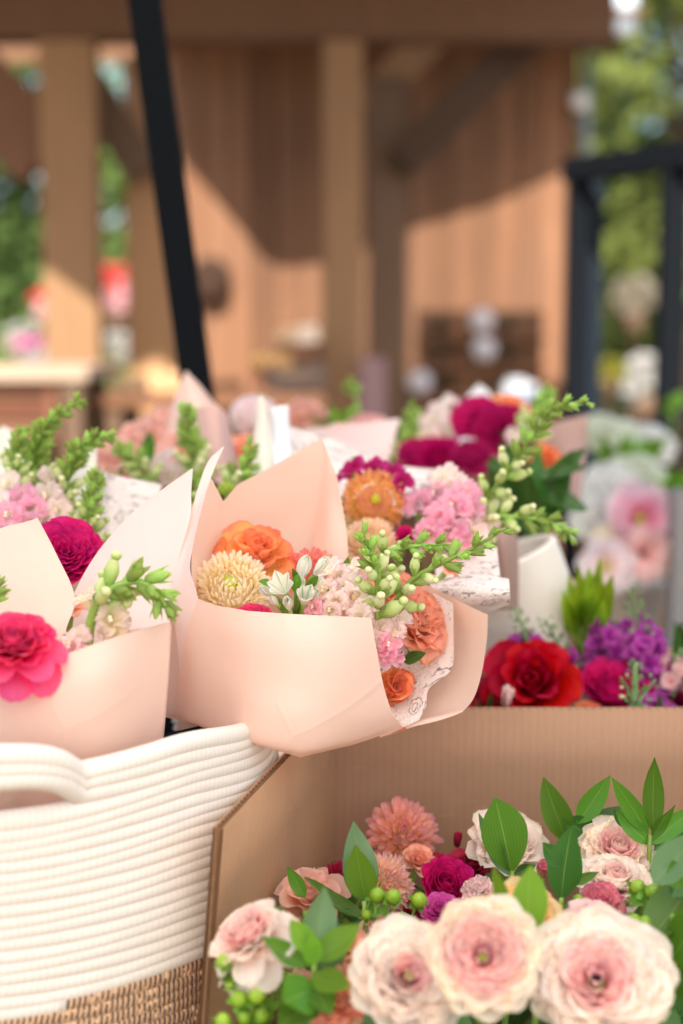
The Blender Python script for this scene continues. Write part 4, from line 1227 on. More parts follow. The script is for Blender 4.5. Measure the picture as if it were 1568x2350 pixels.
sheet('corner_sheet', [
    [(-120,1260,.93),(0,1213,.925),(50,1200,.922),(87,1189,.92)],
    [(-120,1330,.92),(0,1290,.915),(70,1275,.912),(128,1268,.912)],
    [(-120,1430,.905),(0,1400,.90),(90,1385,.898),(172,1372,.90)],
    [(-120,1520,.89),(0,1500,.885),(80,1480,.885),(148,1462,.885)],
    [(-120,1700,.88),(0,1680,.87),(70,1660,.87),(130,1640,.875)]], PEACH, w, 22, 30)

def bg_sheet(name, label, rows, mat, cat='wrapping paper', poly=(0,), nu=20, nv=14):
    pts = rows[-1]; c = pts[len(pts) // 2]
    e = empty(name, P(*c), label, cat)
    sheet('sheet', rows, mat, e, nu, nv, polyrows=poly); return e
bg_sheet('paper_wrapper', 'blurred peach paper wrapper with a sharp peak below the black leg', [
    [(385,960,1.5),(405,905,1.5),(427,851,1.5),(460,885,1.5),(500,935,1.5),(530,980,1.5)],
    [(380,1000,1.48),(410,960,1.47),(440,940,1.46),(475,950,1.46),(510,985,1.47),(545,1050,1.49)],
    [(390,1120,1.42),(420,1110,1.40),(450,1100,1.40),(480,1100,1.40),(520,1120,1.42),(560,1150,1.44)]], PEACH)
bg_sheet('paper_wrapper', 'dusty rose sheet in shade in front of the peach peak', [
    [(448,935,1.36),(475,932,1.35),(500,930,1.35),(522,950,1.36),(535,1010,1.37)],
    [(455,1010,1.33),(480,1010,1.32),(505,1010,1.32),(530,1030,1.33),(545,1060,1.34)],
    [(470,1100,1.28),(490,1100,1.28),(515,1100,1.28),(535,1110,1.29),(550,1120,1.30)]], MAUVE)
bg_sheet('paper_wrapper', 'narrow cream paper fold standing left of the white tissue', [
    [(592,912,1.26),(602,906,1.26),(612,930,1.26)], [(585,985,1.25),(604,985,1.24),(622,990,1.25)], [(578,1085,1.2),(605,1090,1.19),(630,1090,1.2)]], CREAM)
bg_sheet('tissue_sheet', 'bright white tissue strip right of the cream fold', [
    [(619,935,1.27),(640,932,1.27),(662,929,1.27)], [(622,990,1.26),(645,990,1.25),(665,990,1.26)], [(630,1075,1.2),(650,1075,1.2),(668,1060,1.2)]], TISSUE, 'tissue paper')
bg_sheet('tissue_sheet', 'printed tissue edge slanting down behind the centre bouquet', [
    [(664,978,1.30),(740,1000,1.29),(830,1035,1.28),(900,1068,1.27),(1012,1078,1.25)],
    [(664,1020,1.28),(740,1045,1.27),(830,1070,1.26),(900,1105,1.25),(1008,1115,1.24)],
    [(670,1120,1.22),(740,1130,1.22),(830,1150,1.2),(900,1180,1.2),(985,1180,1.2)]], PRINT, 'tissue paper')
bg_sheet('paper_wrapper', 'peach paper rim round the coral carnations in the middle', [
    [(700,985,1.50),(760,975,1.48),(830,970,1.47),(918,960,1.46)], [(700,1000,1.44),(780,1020,1.41),(850,1040,1.41),(893,1050,1.42)], [(720,1060,1.42),(790,1080,1.4),(850,1100,1.4),(880,1110,1.4)]], PEACH_PALE)
bg_sheet('tissue_sheet', 'rolled printed tissue edge behind the tall pale pink sheet', [
    [(228,1082,1.19),(238,1080,1.17),(250,1088,1.18),(300,1098,1.19),(372,1112,1.2)], [(228,1140,1.17),(240,1140,1.155),(252,1145,1.165),(300,1150,1.17),(360,1160,1.18)],
    [(222,1235,1.13),(234,1240,1.12),(248,1240,1.13),(290,1240,1.14),(350,1240,1.15)]], PRINT, 'tissue paper')
bg_sheet('paper_wrapper', 'cream paper wrapper between the left snapdragons', [
    [(150,1120,1.26),(165,1070,1.26),(190,1035,1.25),(222,1022,1.24)], [(150,1160,1.23),(170,1130,1.22),(195,1110,1.21),(222,1100,1.21)], [(160,1240,1.15),(175,1240,1.15),(195,1240,1.15),(218,1230,1.15)]], CREAM)
bg_sheet('paper_wrapper', 'cream paper corner at the left edge behind the green snapdragon', [
    [(-60,1010,1.34),(10,978,1.33),(35,990,1.33)], [(-60,1060,1.3),(20,1050,1.29),(60,1060,1.29)], [(-60,1160,1.2),(20,1160,1.2),(70,1170,1.2)]], CREAM)
bg_sheet('tissue_sheet', 'rolled printed tissue sticking out right of the centre bouquet', [
    [(985,1340,1.05),(1040,1325,1.04),(1100,1318,1.03),(1168,1328,1.02)], [(995,1352,1.03),(1045,1345,1.01),(1110,1345,1.0),(1170,1350,1.0)],
    [(1010,1372,1.03),(1060,1385,1.01),(1115,1380,1.0),(1171,1372,1.0)], [(1030,1385,1.06),(1070,1400,1.04),(1120,1404,1.03),(1171,1386,1.02)]], PRINT, 'tissue paper', (), 20, 14)
bg_sheet('tissue_sheet', 'flat printed tissue flap above the rolled tissue at right', [
    [(1000,1262,1.10),(1060,1255,1.1),(1140,1255,1.09)], [(1000,1300,1.08),(1060,1300,1.08),(1146,1300,1.07)], [(1000,1345,1.06),(1060,1345,1.06),(1150,1345,1.05)]], PRINT, 'tissue paper')
bg_sheet('paper_wrapper', 'dusty brown paper wrapper inside the ribbed basket at right', [
    [(1105,1190,1.22),(1150,1190,1.22),(1180,1195,1.22)], [(1110,1260,1.22),(1155,1260,1.2),(1190,1265,1.22)], [(1120,1400,1.22),(1160,1400,1.2),(1190,1400,1.22)]], DUSK)
bg_sheet('tissue_sheet', 'pale tissue peak behind the magenta blooms at right', [
    [(1040,945,1.72),(1075,905,1.72),(1100,880,1.72),(1125,900,1.72),(1150,950,1.72)], [(1030,1000,1.7),(1070,980,1.7),(1100,970,1.7),(1130,970,1.7),(1160,1000,1.7)], [(1040,1080,1.65),(1070,1080,1.65),(1100,1080,1.65),(1130,1080,1.65),(1150,1080,1.65)]], TISSUE, 'tissue paper')
bg_sheet('paper_wrapper', 'brown paper wrapper behind the curved snapdragon at right', [
    [(1235,985,1.62),(1290,965,1.62),(1350,950,1.62)], [(1240,1050,1.6),(1300,1050,1.58),(1345,1040,1.6)], [(1250,1150,1.5),(1290,1150,1.5),(1330,1150,1.5)]], DUSK)

# ------------------------------------------------------------------ flowers of the centre bouquet
fl = flower
fl('mum', 'peach yellow chrysanthemum with a green eye in the centre bouquet', 'chrysanthemum', 530, 1340, 110, .975, (.0,.60,.80), M_MUM, 'chrysanthemum', None, C_YEL, stem=.06)
fl('rose', 'orange rose with red edged petals above the peach chrysanthemum', 'rose', 590, 1262, 96, 1.02, (.12,.88,.48), M_ORA, 'rose', stem=.06)
fl('dahlia', 'coral red dahlia right of the orange rose in the centre bouquet', 'dahlia', 722, 1305, 86, 1.015, (.1,.85,.5), M_DAH3, 'dahlia', stem=.06)
fl('ranunculus_ball', 'pinkish red ranunculus peeking over the centre wrapper edge', 'ranunculus', 580, 1420, 54, .925, (0,.9,.4), M_HOT, 'ranunculus', stem=.05)
fl('garden_rose', 'coral rose with frilly orange edge facing right over the printed liner', 'rose', 962, 1428, 104, .985, (.62,.5,.6), M_COR, 'rose', stem=.06)
fl('rose_bud', 'orange red rose low in the open side of the centre wrapper', 'rose', 898, 1578, 108, .965, (.5,.4,.8), M_ORA, 'rose', stem=.02)
fl('rose', 'coral rose half hidden behind the centre snapdragon buds', 'rose', 905, 1350, 66, 1.02, (.2,.8,.5), M_COR, 'rose', stem=.06)
fl('rose', 'small orange blossom behind the long snapdragon spike', 'rose', 1035, 1300, 28, 1.04, (.5,.6,.5), M_COR, 'rose', stem=.06)
snapdragon('horizontal snapdragon spike pointing right above the centre bouquet', [(868,1330,.99),(885,1270,.985),(960,1252,.975),(1040,1248,.965)], M_SNAPC, 15, .0175, 0, .35, seed=3, facecam=.3)
snapdragon('long snapdragon spike reaching right to a budded tip', [(900,1395,.965),(945,1332,.955),(1010,1295,.945),(1090,1255,.935),(1160,1212,.925)], M_SNAPC, 17, .0175, 0, .42, seed=5, facecam=.3)
snapdragon('upright snapdragon spike rising from the centre wrapper edge', [(868,1420,.94),(866,1370,.938),(864,1320,.935),(850,1270,.93),(832,1222,.925)], M_SNAPC, 17, .0185, 0, .55, seed=8, facecam=.3)
def florets(label, items, mat, name='snapdragon', stem=None):
    c = items[0]; e = empty(name, P(c[0], c[1], c[2]), label, 'flower')
    for i, it in enumerate(items): floret_at(e, it[0], it[1], it[2], it[3], it[4], it[5] if len(it) > 5 else mat, it[6] if len(it) > 6 else 0)
    b = MB(); iv = e.matrix_world.inverted(); s = stem or [(c[0], c[1] - 20, c[2] + .02), (c[0], c[1] + 60, c[2] + .03), (c[0] - 5, c[1] + 160, c[2] + .03)]
    b.tube([iv @ P(*p) for p in s], .002, 6); b.build('stem', STEM, e); return e
florets('pale pink snapdragon florets clustered left of the upright spike', [
    (756,1300,.972,38,(-.2,.8,.5)), (745,1352,.955,40,(-.2,.3,.9)), (802,1340,.955,42,(-.1,.5,.8)), (815,1368,.945,42,(.1,.2,.95)), (812,1300,.975,36,(.1,.9,.4)),
    (826,1408,.928,36,(0,.5,.8)), (876,1432,.94,34,(.5,.3,.7)), (720,1392,.935,30,(-.3,.3,.8),M_SNAPP), (772,1378,.945,38,(-.1,.3,.9)), (778,1318,.97,36,(0,.7,.6)), (846,1385,.94,34,(.1,.4,.9)), (760,1400,.935,32,(-.1,.2,.9))], M_SNAP)
florets('pink snapdragon florets spilling from the open side of the centre wrapper', [
    (906,1445,.945,36,(.6,.1,.7),M_SNAP), (925,1420,.95,32,(.6,.5,.5),M_SNAP), (898,1478,.935,36,(.6,-.2,.7)), (905,1512,.935,34,(.6,-.4,.6)), (890,1500,.935,30,(.2,-.3,.9))], M_SNAPP)
# alstroemeria
t_ = NT('alstroemeria petal'); uv_ = t_.sep(t_.uv())
x_ = t_.math('ABSOLUTE', t_.math('SUBTRACT', uv_[0], .5))
st_ = t_.math('SUBTRACT', 1.0, t_.math('MULTIPLY', x_, 9.0), True)
M_ALS = t_.fin(t_.mix(t_.math('MULTIPLY', st_, t_.math('ADD', t_.math('MULTIPLY', uv_[1], .5), .45)), srgb('f6f4ea'), srgb('8fb84a')), .5, .38, .25)
def alstro(label, items, leaves):
    e = empty('alstroemeria', P(660, 1400, .95), label, 'flower'); iv = e.matrix_world.inverted()
    for q, (u, v, Y, s, d, op) in enumerate(items):
        D = Vector((d[0], -d[2], d[1])).normalized(); R = frame_z(D, q).to_4x4(); sc = s * Y / FPX
        R.translation = P(u, v, Y) - D * sc * .5
        for k in range(6):
            ms = petal_data(('als', k % 2, op), 2, L=1.15 - .1 * (k % 2), W=.30 if k % 2 else .36, th0=14 + op, curl=-30 + op * .7, cup=1.1, ruf=.03, r0=.06, wb=.3, mpos=.62, tipp=1.8, roll=op * .8, ns=7, nt=5, point=1)
            inst('petal', ms[k % 2], e, iv @ R @ Matrix.Rotation(k * pi / 3, 4, 'Z') @ Matrix.Scale(sc, 4), M_ALS)
        b = MB(); b.tube([iv @ R.translation, iv @ (R.translation - D * sc * .6), iv @ P(680, 1430, .97)], .0016, 6); b.build('stem', STEM, e)
    for l in leaves: leaf_at(e, l[0], l[1], l[2], LEAF, **(l[3] if len(l) > 3 else {}))
alstro('white alstroemeria with green striped petals in front of the centre bouquet', [
    (648,1348,.935,56,(-.2,.55,.7),20), (696,1306,.95,62,(.25,.8,.4),2), (735,1300,.955,50,(.5,.75,.3),4), (700,1372,.93,56,(.1,.55,.7),12), (612,1358,.94,42,(-.6,.5,.5),0), (726,1336,.94,44,(.5,.6,.5),0), (662,1388,.925,44,(-.1,.6,.7),6), (690,1340,.945,44,(.0,.8,.5),4), (722,1366,.935,40,(.3,.5,.7),3), (630,1380,.93,34,(-.4,.6,.6),2)],
    [((592,1334,.935),(622,1340,.94),9), ((686,1310,.93),(678,1362,.94),13), ((742,1318,.93),(700,1352,.945),10), ((668,1300,.94),(690,1345,.95),9), ((640,1400,.925),(668,1385,.935),9), ((800,1275,.98),(790,1330,.985),12)])
leaf_at(FL[4], (985,1498,.955), (925,1518,.975), 15, LEAF_D)

# ------------------------------------------------------------------ flowers of the left bouquet
fl('ranunculus_skirt', 'large hot pink ranunculus at the left edge of the left bouquet', 'ranunculus', 30, 1480, 118, .80, (.10,.86,.46), M_HOTL, 'ranunculus', None, C_DARK, matin=M_HOT, inner=9, droop=.1)
fl('ranunculus_deep', 'magenta ranunculus behind the left corner sheet', 'ranunculus', 150, 1262, 88, .985, (.2,.7,.65), M_MAG, 'ranunculus', None, C_DARK)
fl('rose', 'small coral blossom low behind the left corner sheet', 'rose', 165, 1385, 34, .925, (.2,.8,.5), M_COR, 'rose')
snapdragon('curved snapdragon spike bending right inside the left bouquet', [(202,1500,.865),(206,1440,.862),(225,1385,.86),(262,1348,.857),(320,1335,.855),(362,1362,.853),(384,1398,.852)], M_SNAPC, 16, .0225, 0.0, .50, seed=12, start=.22, facecam=.1, tipscale=.5, r=.0036)
florets('cream and blush snapdragon florets below the curved spike', [
    (262,1418,.85,46,(.6,.35,.6),M_SNAPC), (262,1448,.85,42,(.5,.3,.7),M_SNAPC), (162,1482,.84,42,(-.3,.2,.8)), (178,1460,.85,40,(.1,.7,.6)), (196,1368,.86,34,(-.2,.9,.4),M_SNAPC), (182,1500,.84,34,(.2,.2,.8),M_SNAPP)], M_SNAP)
snapdragon('snapdragon bud tip entering at the left edge', [(-60,1430,.86),(-25,1375,.86),(2,1335,.86)], M_SNAPC, 8, .016, 0, .4, seed=2)
bg_sheet('tissue_sheet', 'grey printed tissue tucked behind the left wrapper pocket', [[(240,1460,.875),(290,1445,.875),(345,1440,.875)], [(240,1490,.875),(290,1490,.875),(345,1490,.875)], [(240,1560,.875),(290,1560,.875),(345,1560,.875)]], PRINT, 'tissue paper')
# ------------------------------------------------------------------ blossoms in the front box
fl('ranunculus_deep', 'cream blush ranunculus at bottom centre, leftmost of the three big front blooms', 'ranunculus', 944, 2232, 140, .735, (.22,.70,.62), M_CREAM2, 'ranunculus', None, C_GREEN, matin=M_PINKIN, inner=4, droop=.06)
fl('ranunculus_deep', 'pink cream ranunculus in the middle of the three big front blooms', 'ranunculus', 1110, 2192, 140, .725, (-.04,.54,.82), M_CREAM, 'ranunculus', None, C_GREEN, matin=M_PINKIN, inner=10, droop=-.18)
fl('ranunculus_deep', 'pale cream ranunculus with pink heart and dark eye, largest bloom at lower right', 'ranunculus', 1372, 2235, 170, .73, (-.06,.70,.62), M_CREAM2, 'ranunculus', None, C_DARK, matin=M_PINKIN, inner=7, droop=.04)
fl('ranunculus_ball', 'apricot yellow ranunculus behind the middle front bloom', 'ranunculus', 1195, 2100, 100, .80, (.05,.75,.55), M_YEL, 'ranunculus')
fl('ranunculus_skirt', 'peach ranunculus with drooping petals hanging over the left box edge', 'ranunculus', 575, 2150, 122, .765, (-.45,.82,.22), M_CREAM2, 'ranunculus', matin=M_PINKIN, inner=7, droop=.1)
fl('ranunculus', 'cream ranunculus below the cardboard wall, behind the large upright leaf', 'ranunculus', 1165, 1940, 105, .955, (.05,.85,.45), M_CREAM2, 'ranunculus')
fl('ranunculus_flat', 'cream pink ranunculus upper of the pair beside the right ruscus', 'ranunculus', 1415, 1955, 92, .93, (.1,.8,.5), M_CREAM, 'ranunculus', matin=M_PINKIN, inner=6)
fl('ranunculus_flat', 'apricot cream ranunculus lower of the pair beside the right ruscus', 'ranunculus', 1412, 2028, 98, .875, (.0,.93,.25), M_CREAM2, 'ranunculus', matin=M_PINKIN, inner=4)
fl('dahlia', 'salmon dahlia against the back cardboard wall', 'dahlia', 925, 1905, 98, .985, (.0,.68,.7), M_DAH, 'dahlia', None, C_YEL)
fl('dahlia_point', 'orange pink dahlia turned right beside the bright ruscus leaves', 'dahlia', 905, 2018, 82, .89, (.65,.5,.5), M_DAH2, 'dahlia')
fl('ranunculus_ball', 'dark magenta ranunculus with tight whorled petals between the dahlia and cream blooms', 'ranunculus', 1027, 2030, 74, .89, (.15,.72,.65), M_MAG, 'ranunculus', None, C_DARK)
fl('ranunculus', 'fuchsia bloom just below the dark magenta ranunculus', 'ranunculus', 1008, 2088, 48, .845, (-.1,.75,.6), M_VIO, 'ranunculus')
fl('bud', 'red rose bud against the cardboard wall right of the salmon dahlia', 'rose', 1052, 1925, 34, .99, (.1,.95,.3), M_DRED, 'rose')
fl('rose', 'dark red bloom under the red bud', 'rose', 1080, 1985, 52, .97, (.1,.8,.5), M_DRED, 'rose')
fl('rose', 'peach rose in the left corner of the box', 'rose', 712, 2052, 88, .885, (-.05,.85,.45), M_PROSE, 'rose')
fl('dahlia_point', 'spiky dark red bloom behind the peach rose', 'dahlia', 778, 2012, 62, .955, (.0,.9,.4), M_DRED, 'dahlia')
fl('garden_rose', 'orange coral rose at the bottom edge below the leaf rosette', 'rose', 775, 2300, 92, .745, (.0,.75,.6), M_COR, 'rose')
fl('rose', 'coral rose behind the leaf rosette, left of the big cream bloom', 'rose', 800, 2170, 52, .80, (.1,.8,.5), M_COR, 'rose')
fl('garden_rose', 'coral rose with purple petal tips under the cream pair', 'rose', 1380, 2068, 58, .845, (.0,.82,.5), M_PEARO, 'rose')
fl('rose', 'blush pink rose just above the largest front bloom', 'rose', 1352, 2120, 78, .80, (.0,.9,.35), M_LROSE, 'rose')
fl('rose_bud', 'pink and yellow rose behind the pointed dark leaf', 'rose', 1248, 1996, 42, .90, (.1,.85,.45), M_PEARO, 'rose')
fl('carnation', 'pale pink frilly bloom left of the apricot ranunculus', 'carnation', 1098, 2040, 42, .86, (-.2,.8,.5), M_LROSE, 'carnation')
fl('rose', 'coral petals between the salmon dahlia and the dark ranunculus', 'rose', 962, 1972, 44, .95, (.2,.8,.5), M_COR, 'rose')
fl('carnation', 'small pink bloom right of the fuchsia bloom', 'carnation', 1062, 2085, 34, .84, (.2,.8,.5), M_LROSE, 'carnation')
fl('rose', 'deep red bloom in the shade behind the dark magenta ranunculus', 'rose', 1000, 1985, 46, .975, (0,.9,.3), M_DRED, 'rose')
fl('rose', 'orange rose in shadow below the yellow bloom', 'rose', 1290, 2175, 40, .79, (0,.9,.4), M_COR, 'rose')
fl('ranunculus', 'cream bloom hidden low between the two big right blooms', 'ranunculus', 1240, 2200, 62, .775, (0,.9,.4), M_CREAM, 'ranunculus')

# ruscus sprigs
sprig('upright ruscus sprig with two nested leaves before the cardboard corner', [
    (810,1886,836,2075,44,dict(mat=LEAF_B,face=(.1,.3,1),dt=.02)), (815,1935,838,2064,37,dict(mat=LEAF_L,face=(.1,.35,1))), (862,1999,832,2114,24,dict(face=(.8,.3,.5),dt=-.01)),
    (684,2040,836,2110,32,dict(face=(0,1,.35),bend=.25)), (776,2092,840,2124,20,dict(mat=LEAF_D,face=(0,1,.3)))], [(836,2068,.86),(838,2120,.855),(842,2200,.86)], LEAF, .86)
sprig('leafy rosette of ruscus leaves in the left front of the box', [
    (748,2040,718,2212,44,dict(mat=LEAF_B,dt=.02,face=(-.1,.3,1))), (660,2110,722,2190,30,dict(mat=LEAF_L,face=(.4,.6,.8))), (840,2132,727,2204,37,dict(face=(-.3,.8,.6),mat=LEAF_L,bend=.2)),
    (590,2169,716,2218,34,dict(face=(.1,.9,.5),bend=.2)), (626,2312,724,2268,54,dict(face=(.2,.5,.8),dt=-.03,mat=LEAF,bend=.3)), (814,2288,714,2236,34,dict(face=(.1,.7,.7),dt=-.02,mat=LEAF_L,bend=.25)),
    (628,2370,728,2286,46,dict(face=(0,.5,.8),dt=-.03,mat=LEAF)), (800,2190,722,2222,26,dict(mat=LEAF_D,face=(0,1,.3),dt=.01)), (705,2130,722,2215,26,dict(mat=LEAF_L,face=(.2,.4,1),dt=-.005)), (760,2340,722,2262,34,dict(mat=LEAF,face=(.1,.6,.8),dt=-.02))], [(720,2214,.745),(722,2280,.75),(725,2360,.755)], LEAF, .745)
fl('garden_rose_up', 'orange peach rose half hidden between the left front bloom and the rosette', 'rose', 690, 2260, 50, .80, (0,.85,.5), M_PROSE, 'rose')
fl('rose', 'wine red bloom in shade left of the dark magenta ranunculus', 'rose', 945, 2085, 40, .90, (0,.9,.4), M_DRED, 'rose')
fl('ranunculus', 'small crimson bloom in the left rear corner of the box', 'ranunculus', 842, 2002, 38, .985, (0,.85,.5), M_DMAG, 'ranunculus')
sprig('low ruscus leaves filling the gap between the peach rose and the left box wall', [
    (600,2075,680,2130,22,dict(mat=LEAF_D,face=(0,.9,.4))), (660,1985,700,2060,18,dict(mat=LEAF)), (740,2140,690,2100,20,dict(mat=LEAF,face=(.2,.9,.4))), (640,2130,700,2150,20,dict(mat=LEAF_L,face=(0,.9,.5)))], [(700,2090,.86),(702,2140,.86),(705,2220,.86)], LEAF, .86)
fl('rose', 'small salmon bloom between the peach rose and the leaf rosette', 'rose', 868, 2120, 40, .84, (0,.9,.4), M_PROSE, 'rose')
sprig('tall broad ruscus leaf pair standing before the cream ranunculus', [
    (1136,1826,1176,2002,56,dict(face=(-.1,.2,1),mpos=.55)), (1108,1862,1174,2010,30,dict(mat=LEAF_B,face=(-.9,.3,.4),dt=.01)), (1230,1985,1180,2008,16,dict(mat=LEAF_D))], [(1175,2000,.88),(1176,2050,.87),(1178,2120,.87)], LEAF, .88)
sprig('pale yellow green ruscus leaf in front of the apricot ranunculus', [
    (1213,1976,1209,2165,45,dict(mat=LEAF_L,face=(.1,.3,1),mpos=.5)), (1140,1981,1170,2100,22,dict(face=(-.6,.3,.7),mat=LEAF_L)), (1288,2170,1212,2172,24,dict(face=(0,.9,.4),bend=.2,mat=LEAF))], [(1208,2160,.765),(1206,2200,.77),(1204,2280,.77)], LEAF, .765)
sprig('pointed dark ruscus leaf between the apricot and cream blooms', [
    (1306,1888,1288,2066,42,dict(face=(.25,.35,.9),twist=.5,mat=LEAF_D)), (1374,2000,1312,2028,13,dict(mat=LEAF)), (1418,2094,1292,2078,15,dict(face=(0,1,.2),mat=LEAF)), (1240,1930,1290,1990,22,dict(mat=LEAF_D))], [(1288,2060,.85),(1288,2110,.85),(1288,2180,.85)], LEAF, .85)
sprig('ruscus sprig of four leaves against the cardboard at right centre', [
    (1243,1781,1302,1934,34,dict(face=(.2,.2,1))), (1402,1777,1326,1890,28,dict(face=(-.2,.3,1))), (1447,1852,1344,1902,23,dict(face=(0,.8,.6),mat=LEAF_D)), (1290,1878,1356,1920,32,dict(face=(0,.3,1),mat=LEAF_D))], [(1320,1895,.97),(1322,1940,.97),(1326,2020,.96)], LEAF, .965)
sprig('many leaved ruscus sprig rising at the right edge of the box', [
    (1400,1772,1488,1912,24,dict(face=(-.3,.3,1))), (1497,1732,1499,1912,26,dict(face=(.1,.1,1))), (1408,1860,1492,1938,23,dict(face=(-.2,.7,.7))), (1404,1854,1436,1902,10,dict(mat=LEAF_D)),
    (1542,1839,1494,1931,18,dict(face=(.3,.3,.9))), (1600,1850,1494,1938,24,dict(face=(.1,.7,.7))), (1590,1900,1500,1950,26,dict(face=(0,.9,.4),mat=LEAF_D))], [(1492,1915,.925),(1490,1960,.92),(1488,2040,.92)], LEAF, .925)
sprig('large curved dark leaves crowding the right edge of the box', [
    (1608,1912,1498,2028,44,dict(face=(-.4,.4,.9),mat=LEAF_B,bend=.25)), (1540,1970,1562,2040,27,dict(mat=LEAF)), (1625,2010,1478,2168,58,dict(face=(-.5,.6,.6),bend=.3,dt=.02,mat=LEAF)),
    (1640,2080,1530,2210,54,dict(face=(-.5,.6,.6),bend=.25,dt=-.03,mat=LEAF)), (1508,2185,1556,2250,26,dict(mat=LEAF_L,dt=-.03)), (1640,2200,1515,2300,44,dict(mat=LEAF,dt=-.02,face=(-.2,.8,.5))),
    (1620,2300,1530,2350,40,dict(mat=LEAF_D,face=(-.2,.8,.5))), (1600,1960,1540,2060,40,dict(mat=LEAF_D,dt=.03))], [(1545,2100,.80),(1545,2200,.81),(1545,2330,.82)], LEAF_D, .80)
berry_sprig('green hypericum berries hanging at the lower left corner of the box', [
    (568,2172,22,.765), (616,2165,20,.775), (512,2207,19,.75), (556,2205,18,.76), (603,2232,22,.755), (590,2282,25,.745), (548,2292,20,.745), (512,2342,20,.74), (626,2225,18,.765), (560,2335,20,.745), (640,2190,18,.78), (598,2330,20,.75), (530,2260,14,.755), (655,2245,16,.77)],
    (600, 2400, .79), leaves=[((585,2200,.755),(560,2180,.76),14), ((640,2260,.755),(600,2240,.76),15), ((600,2350,.745),(570,2320,.75),17), ((540,2320,.745),(560,2300,.75),13), ((530,2262,.75),(560,2225,.76),16), ((560,2250,.75),(520,2225,.76),14), ((610,2190,.765),(575,2235,.77),15), ((575,2330,.75),(545,2290,.755),15), ((500,2250,.75),(545,2240,.76),11), ((645,2300,.75),(600,2310,.76),18)])
berry_sprig('three green berries right of the nested ruscus leaves', [(866,2055,18,.83), (903,2058,18,.825), (962,2066,17,.83), (842,2100,14,.83)], (880, 2140, .85), leaves=[((835,2100,.83),(870,2085,.835),14), ((895,2100,.83),(870,2080,.835),14)])
berry_sprig('cluster of green berries at right under the cream pair', [(1464,2036,19,.835), (1498,2048,19,.825), (1527,2024,20,.835), (1470,2060,15,.84)], (1500, 2130, .86), leaves=[((1455,2080,.825),(1475,2055,.83),14), ((1490,2085,.825),(1480,2055,.83),14), ((1475,2066,.825),(1462,2050,.83),9), ((1440,2070,.825),(1470,2058,.83),11)])
berry_sprig('green berries peeking above the largest front bloom', [(1415,2118,18,.79), (1455,2112,17,.79), (1478,2118,17,.79), (1328,2062,11,.84), (1390,2108,14,.80)], (1440, 2200, .81))

# ------------------------------------------------------------------ blossoms in the rear box
fl('rose', 'large velvety red rose in the rear cardboard box', 'rose', 1222, 1560, 112, 1.15, (-.12,.55,.8), M_RED, 'rose')
fl('rose', 'dark red bloom in shade left of the red rose', 'rose', 1118, 1600, 62, 1.16, (-.3,.7,.6), M_DRED, 'rose')
fl('ranunculus_ball', 'magenta ranunculus right of the red rose', 'ranunculus', 1412, 1582, 96, 1.18, (.0,.8,.5), M_MAG, 'ranunculus')
fl('rose', 'orange rose low behind the cardboard edge', 'rose', 1352, 1640, 50, 1.15, (0,.85,.4), M_ORA, 'rose')
fl('bud', 'pale pink bud in front of the red rose', 'bud', 1166, 1598, 44, 1.10, (.05,.8,.5), M_LROSE, 'flower_bud')
fl('ranunculus_ball', 'wine red bloom at the right edge of the rear box', 'ranunculus', 1580, 1600, 60, 1.2, (0,.8,.5), M_DMAG, 'ranunculus')
fl('rose_bud', 'pink rose between the ribbed basket and the green leaf tuft', 'rose', 1322, 1475, 34, 1.25, (.2,.8,.5), M_LROSE, 'rose')
clump('purple stock with ruffled blooms right of the leaf tuft', [(1400,1560,1.22),(1395,1490,1.22),(1395,1430,1.22)], M_PURP, 16, .016, 4, budtop=.95)
clump('purple stock with wide blooms near the right edge', [(1480,1580,1.2),(1478,1510,1.2),(1500,1450,1.2)], M_PURP, 18, .016, 5, budtop=.95)
clump('tall stock stem with green buds above purple blooms', [(1470,1520,1.24),(1462,1420,1.24),(1448,1345,1.24)], M_PURP, 22, .0115, 6, budtop=.45)
clump('grey green budded stock stem in front of the magenta ranunculus', [(1444,1660,1.10),(1456,1600,1.095),(1458,1540,1.09),(1460,1520,1.09)], M_PURP, 26, .0075, 7, budtop=0, spread=1, r=.0032)
clump('forked stock side shoot with a lilac bud at its tip', [(1458,1625,1.095),(1480,1590,1.095),(1505,1560,1.09)], M_LROSE, 7, .0085, 8, budtop=0, r=.002)
clump('yellow budded side shoot of stock left of the fork', [(1452,1610,1.095),(1440,1580,1.095),(1425,1555,1.09)], M_LROSE, 6, .0085, 9, budtop=0, r=.002, budm=BUD)
clump('small budded stock stems before the ribbed basket', [(1215,1490,1.2),(1200,1440,1.2),(1180,1395,1.2)], M_PURP, 18, .009, 10, budtop=.2)
clump('green budded stock stem right of the ribbed basket foot', [(1290,1520,1.2),(1275,1470,1.2),(1250,1420,1.2)], M_PURP, 20, .0095, 11, budtop=.1)
clump('purple stock blooms low behind the cardboard edge at right', [(1480,1680,1.15),(1500,1640,1.15),(1520,1610,1.15)], M_PURP, 12, .015, 13, budtop=1)
clump('fuchsia stock blooms behind the red rose', [(1180,1560,1.2),(1190,1500,1.2),(1200,1478,1.2)], M_PURP, 10, .013, 14, budtop=1)
clump('pale pink stock at the far right of the rear box', [(1545,1600,1.19),(1548,1540,1.19),(1552,1500,1.19)], M_LROSE, 14, .013, 15, budtop=.8)
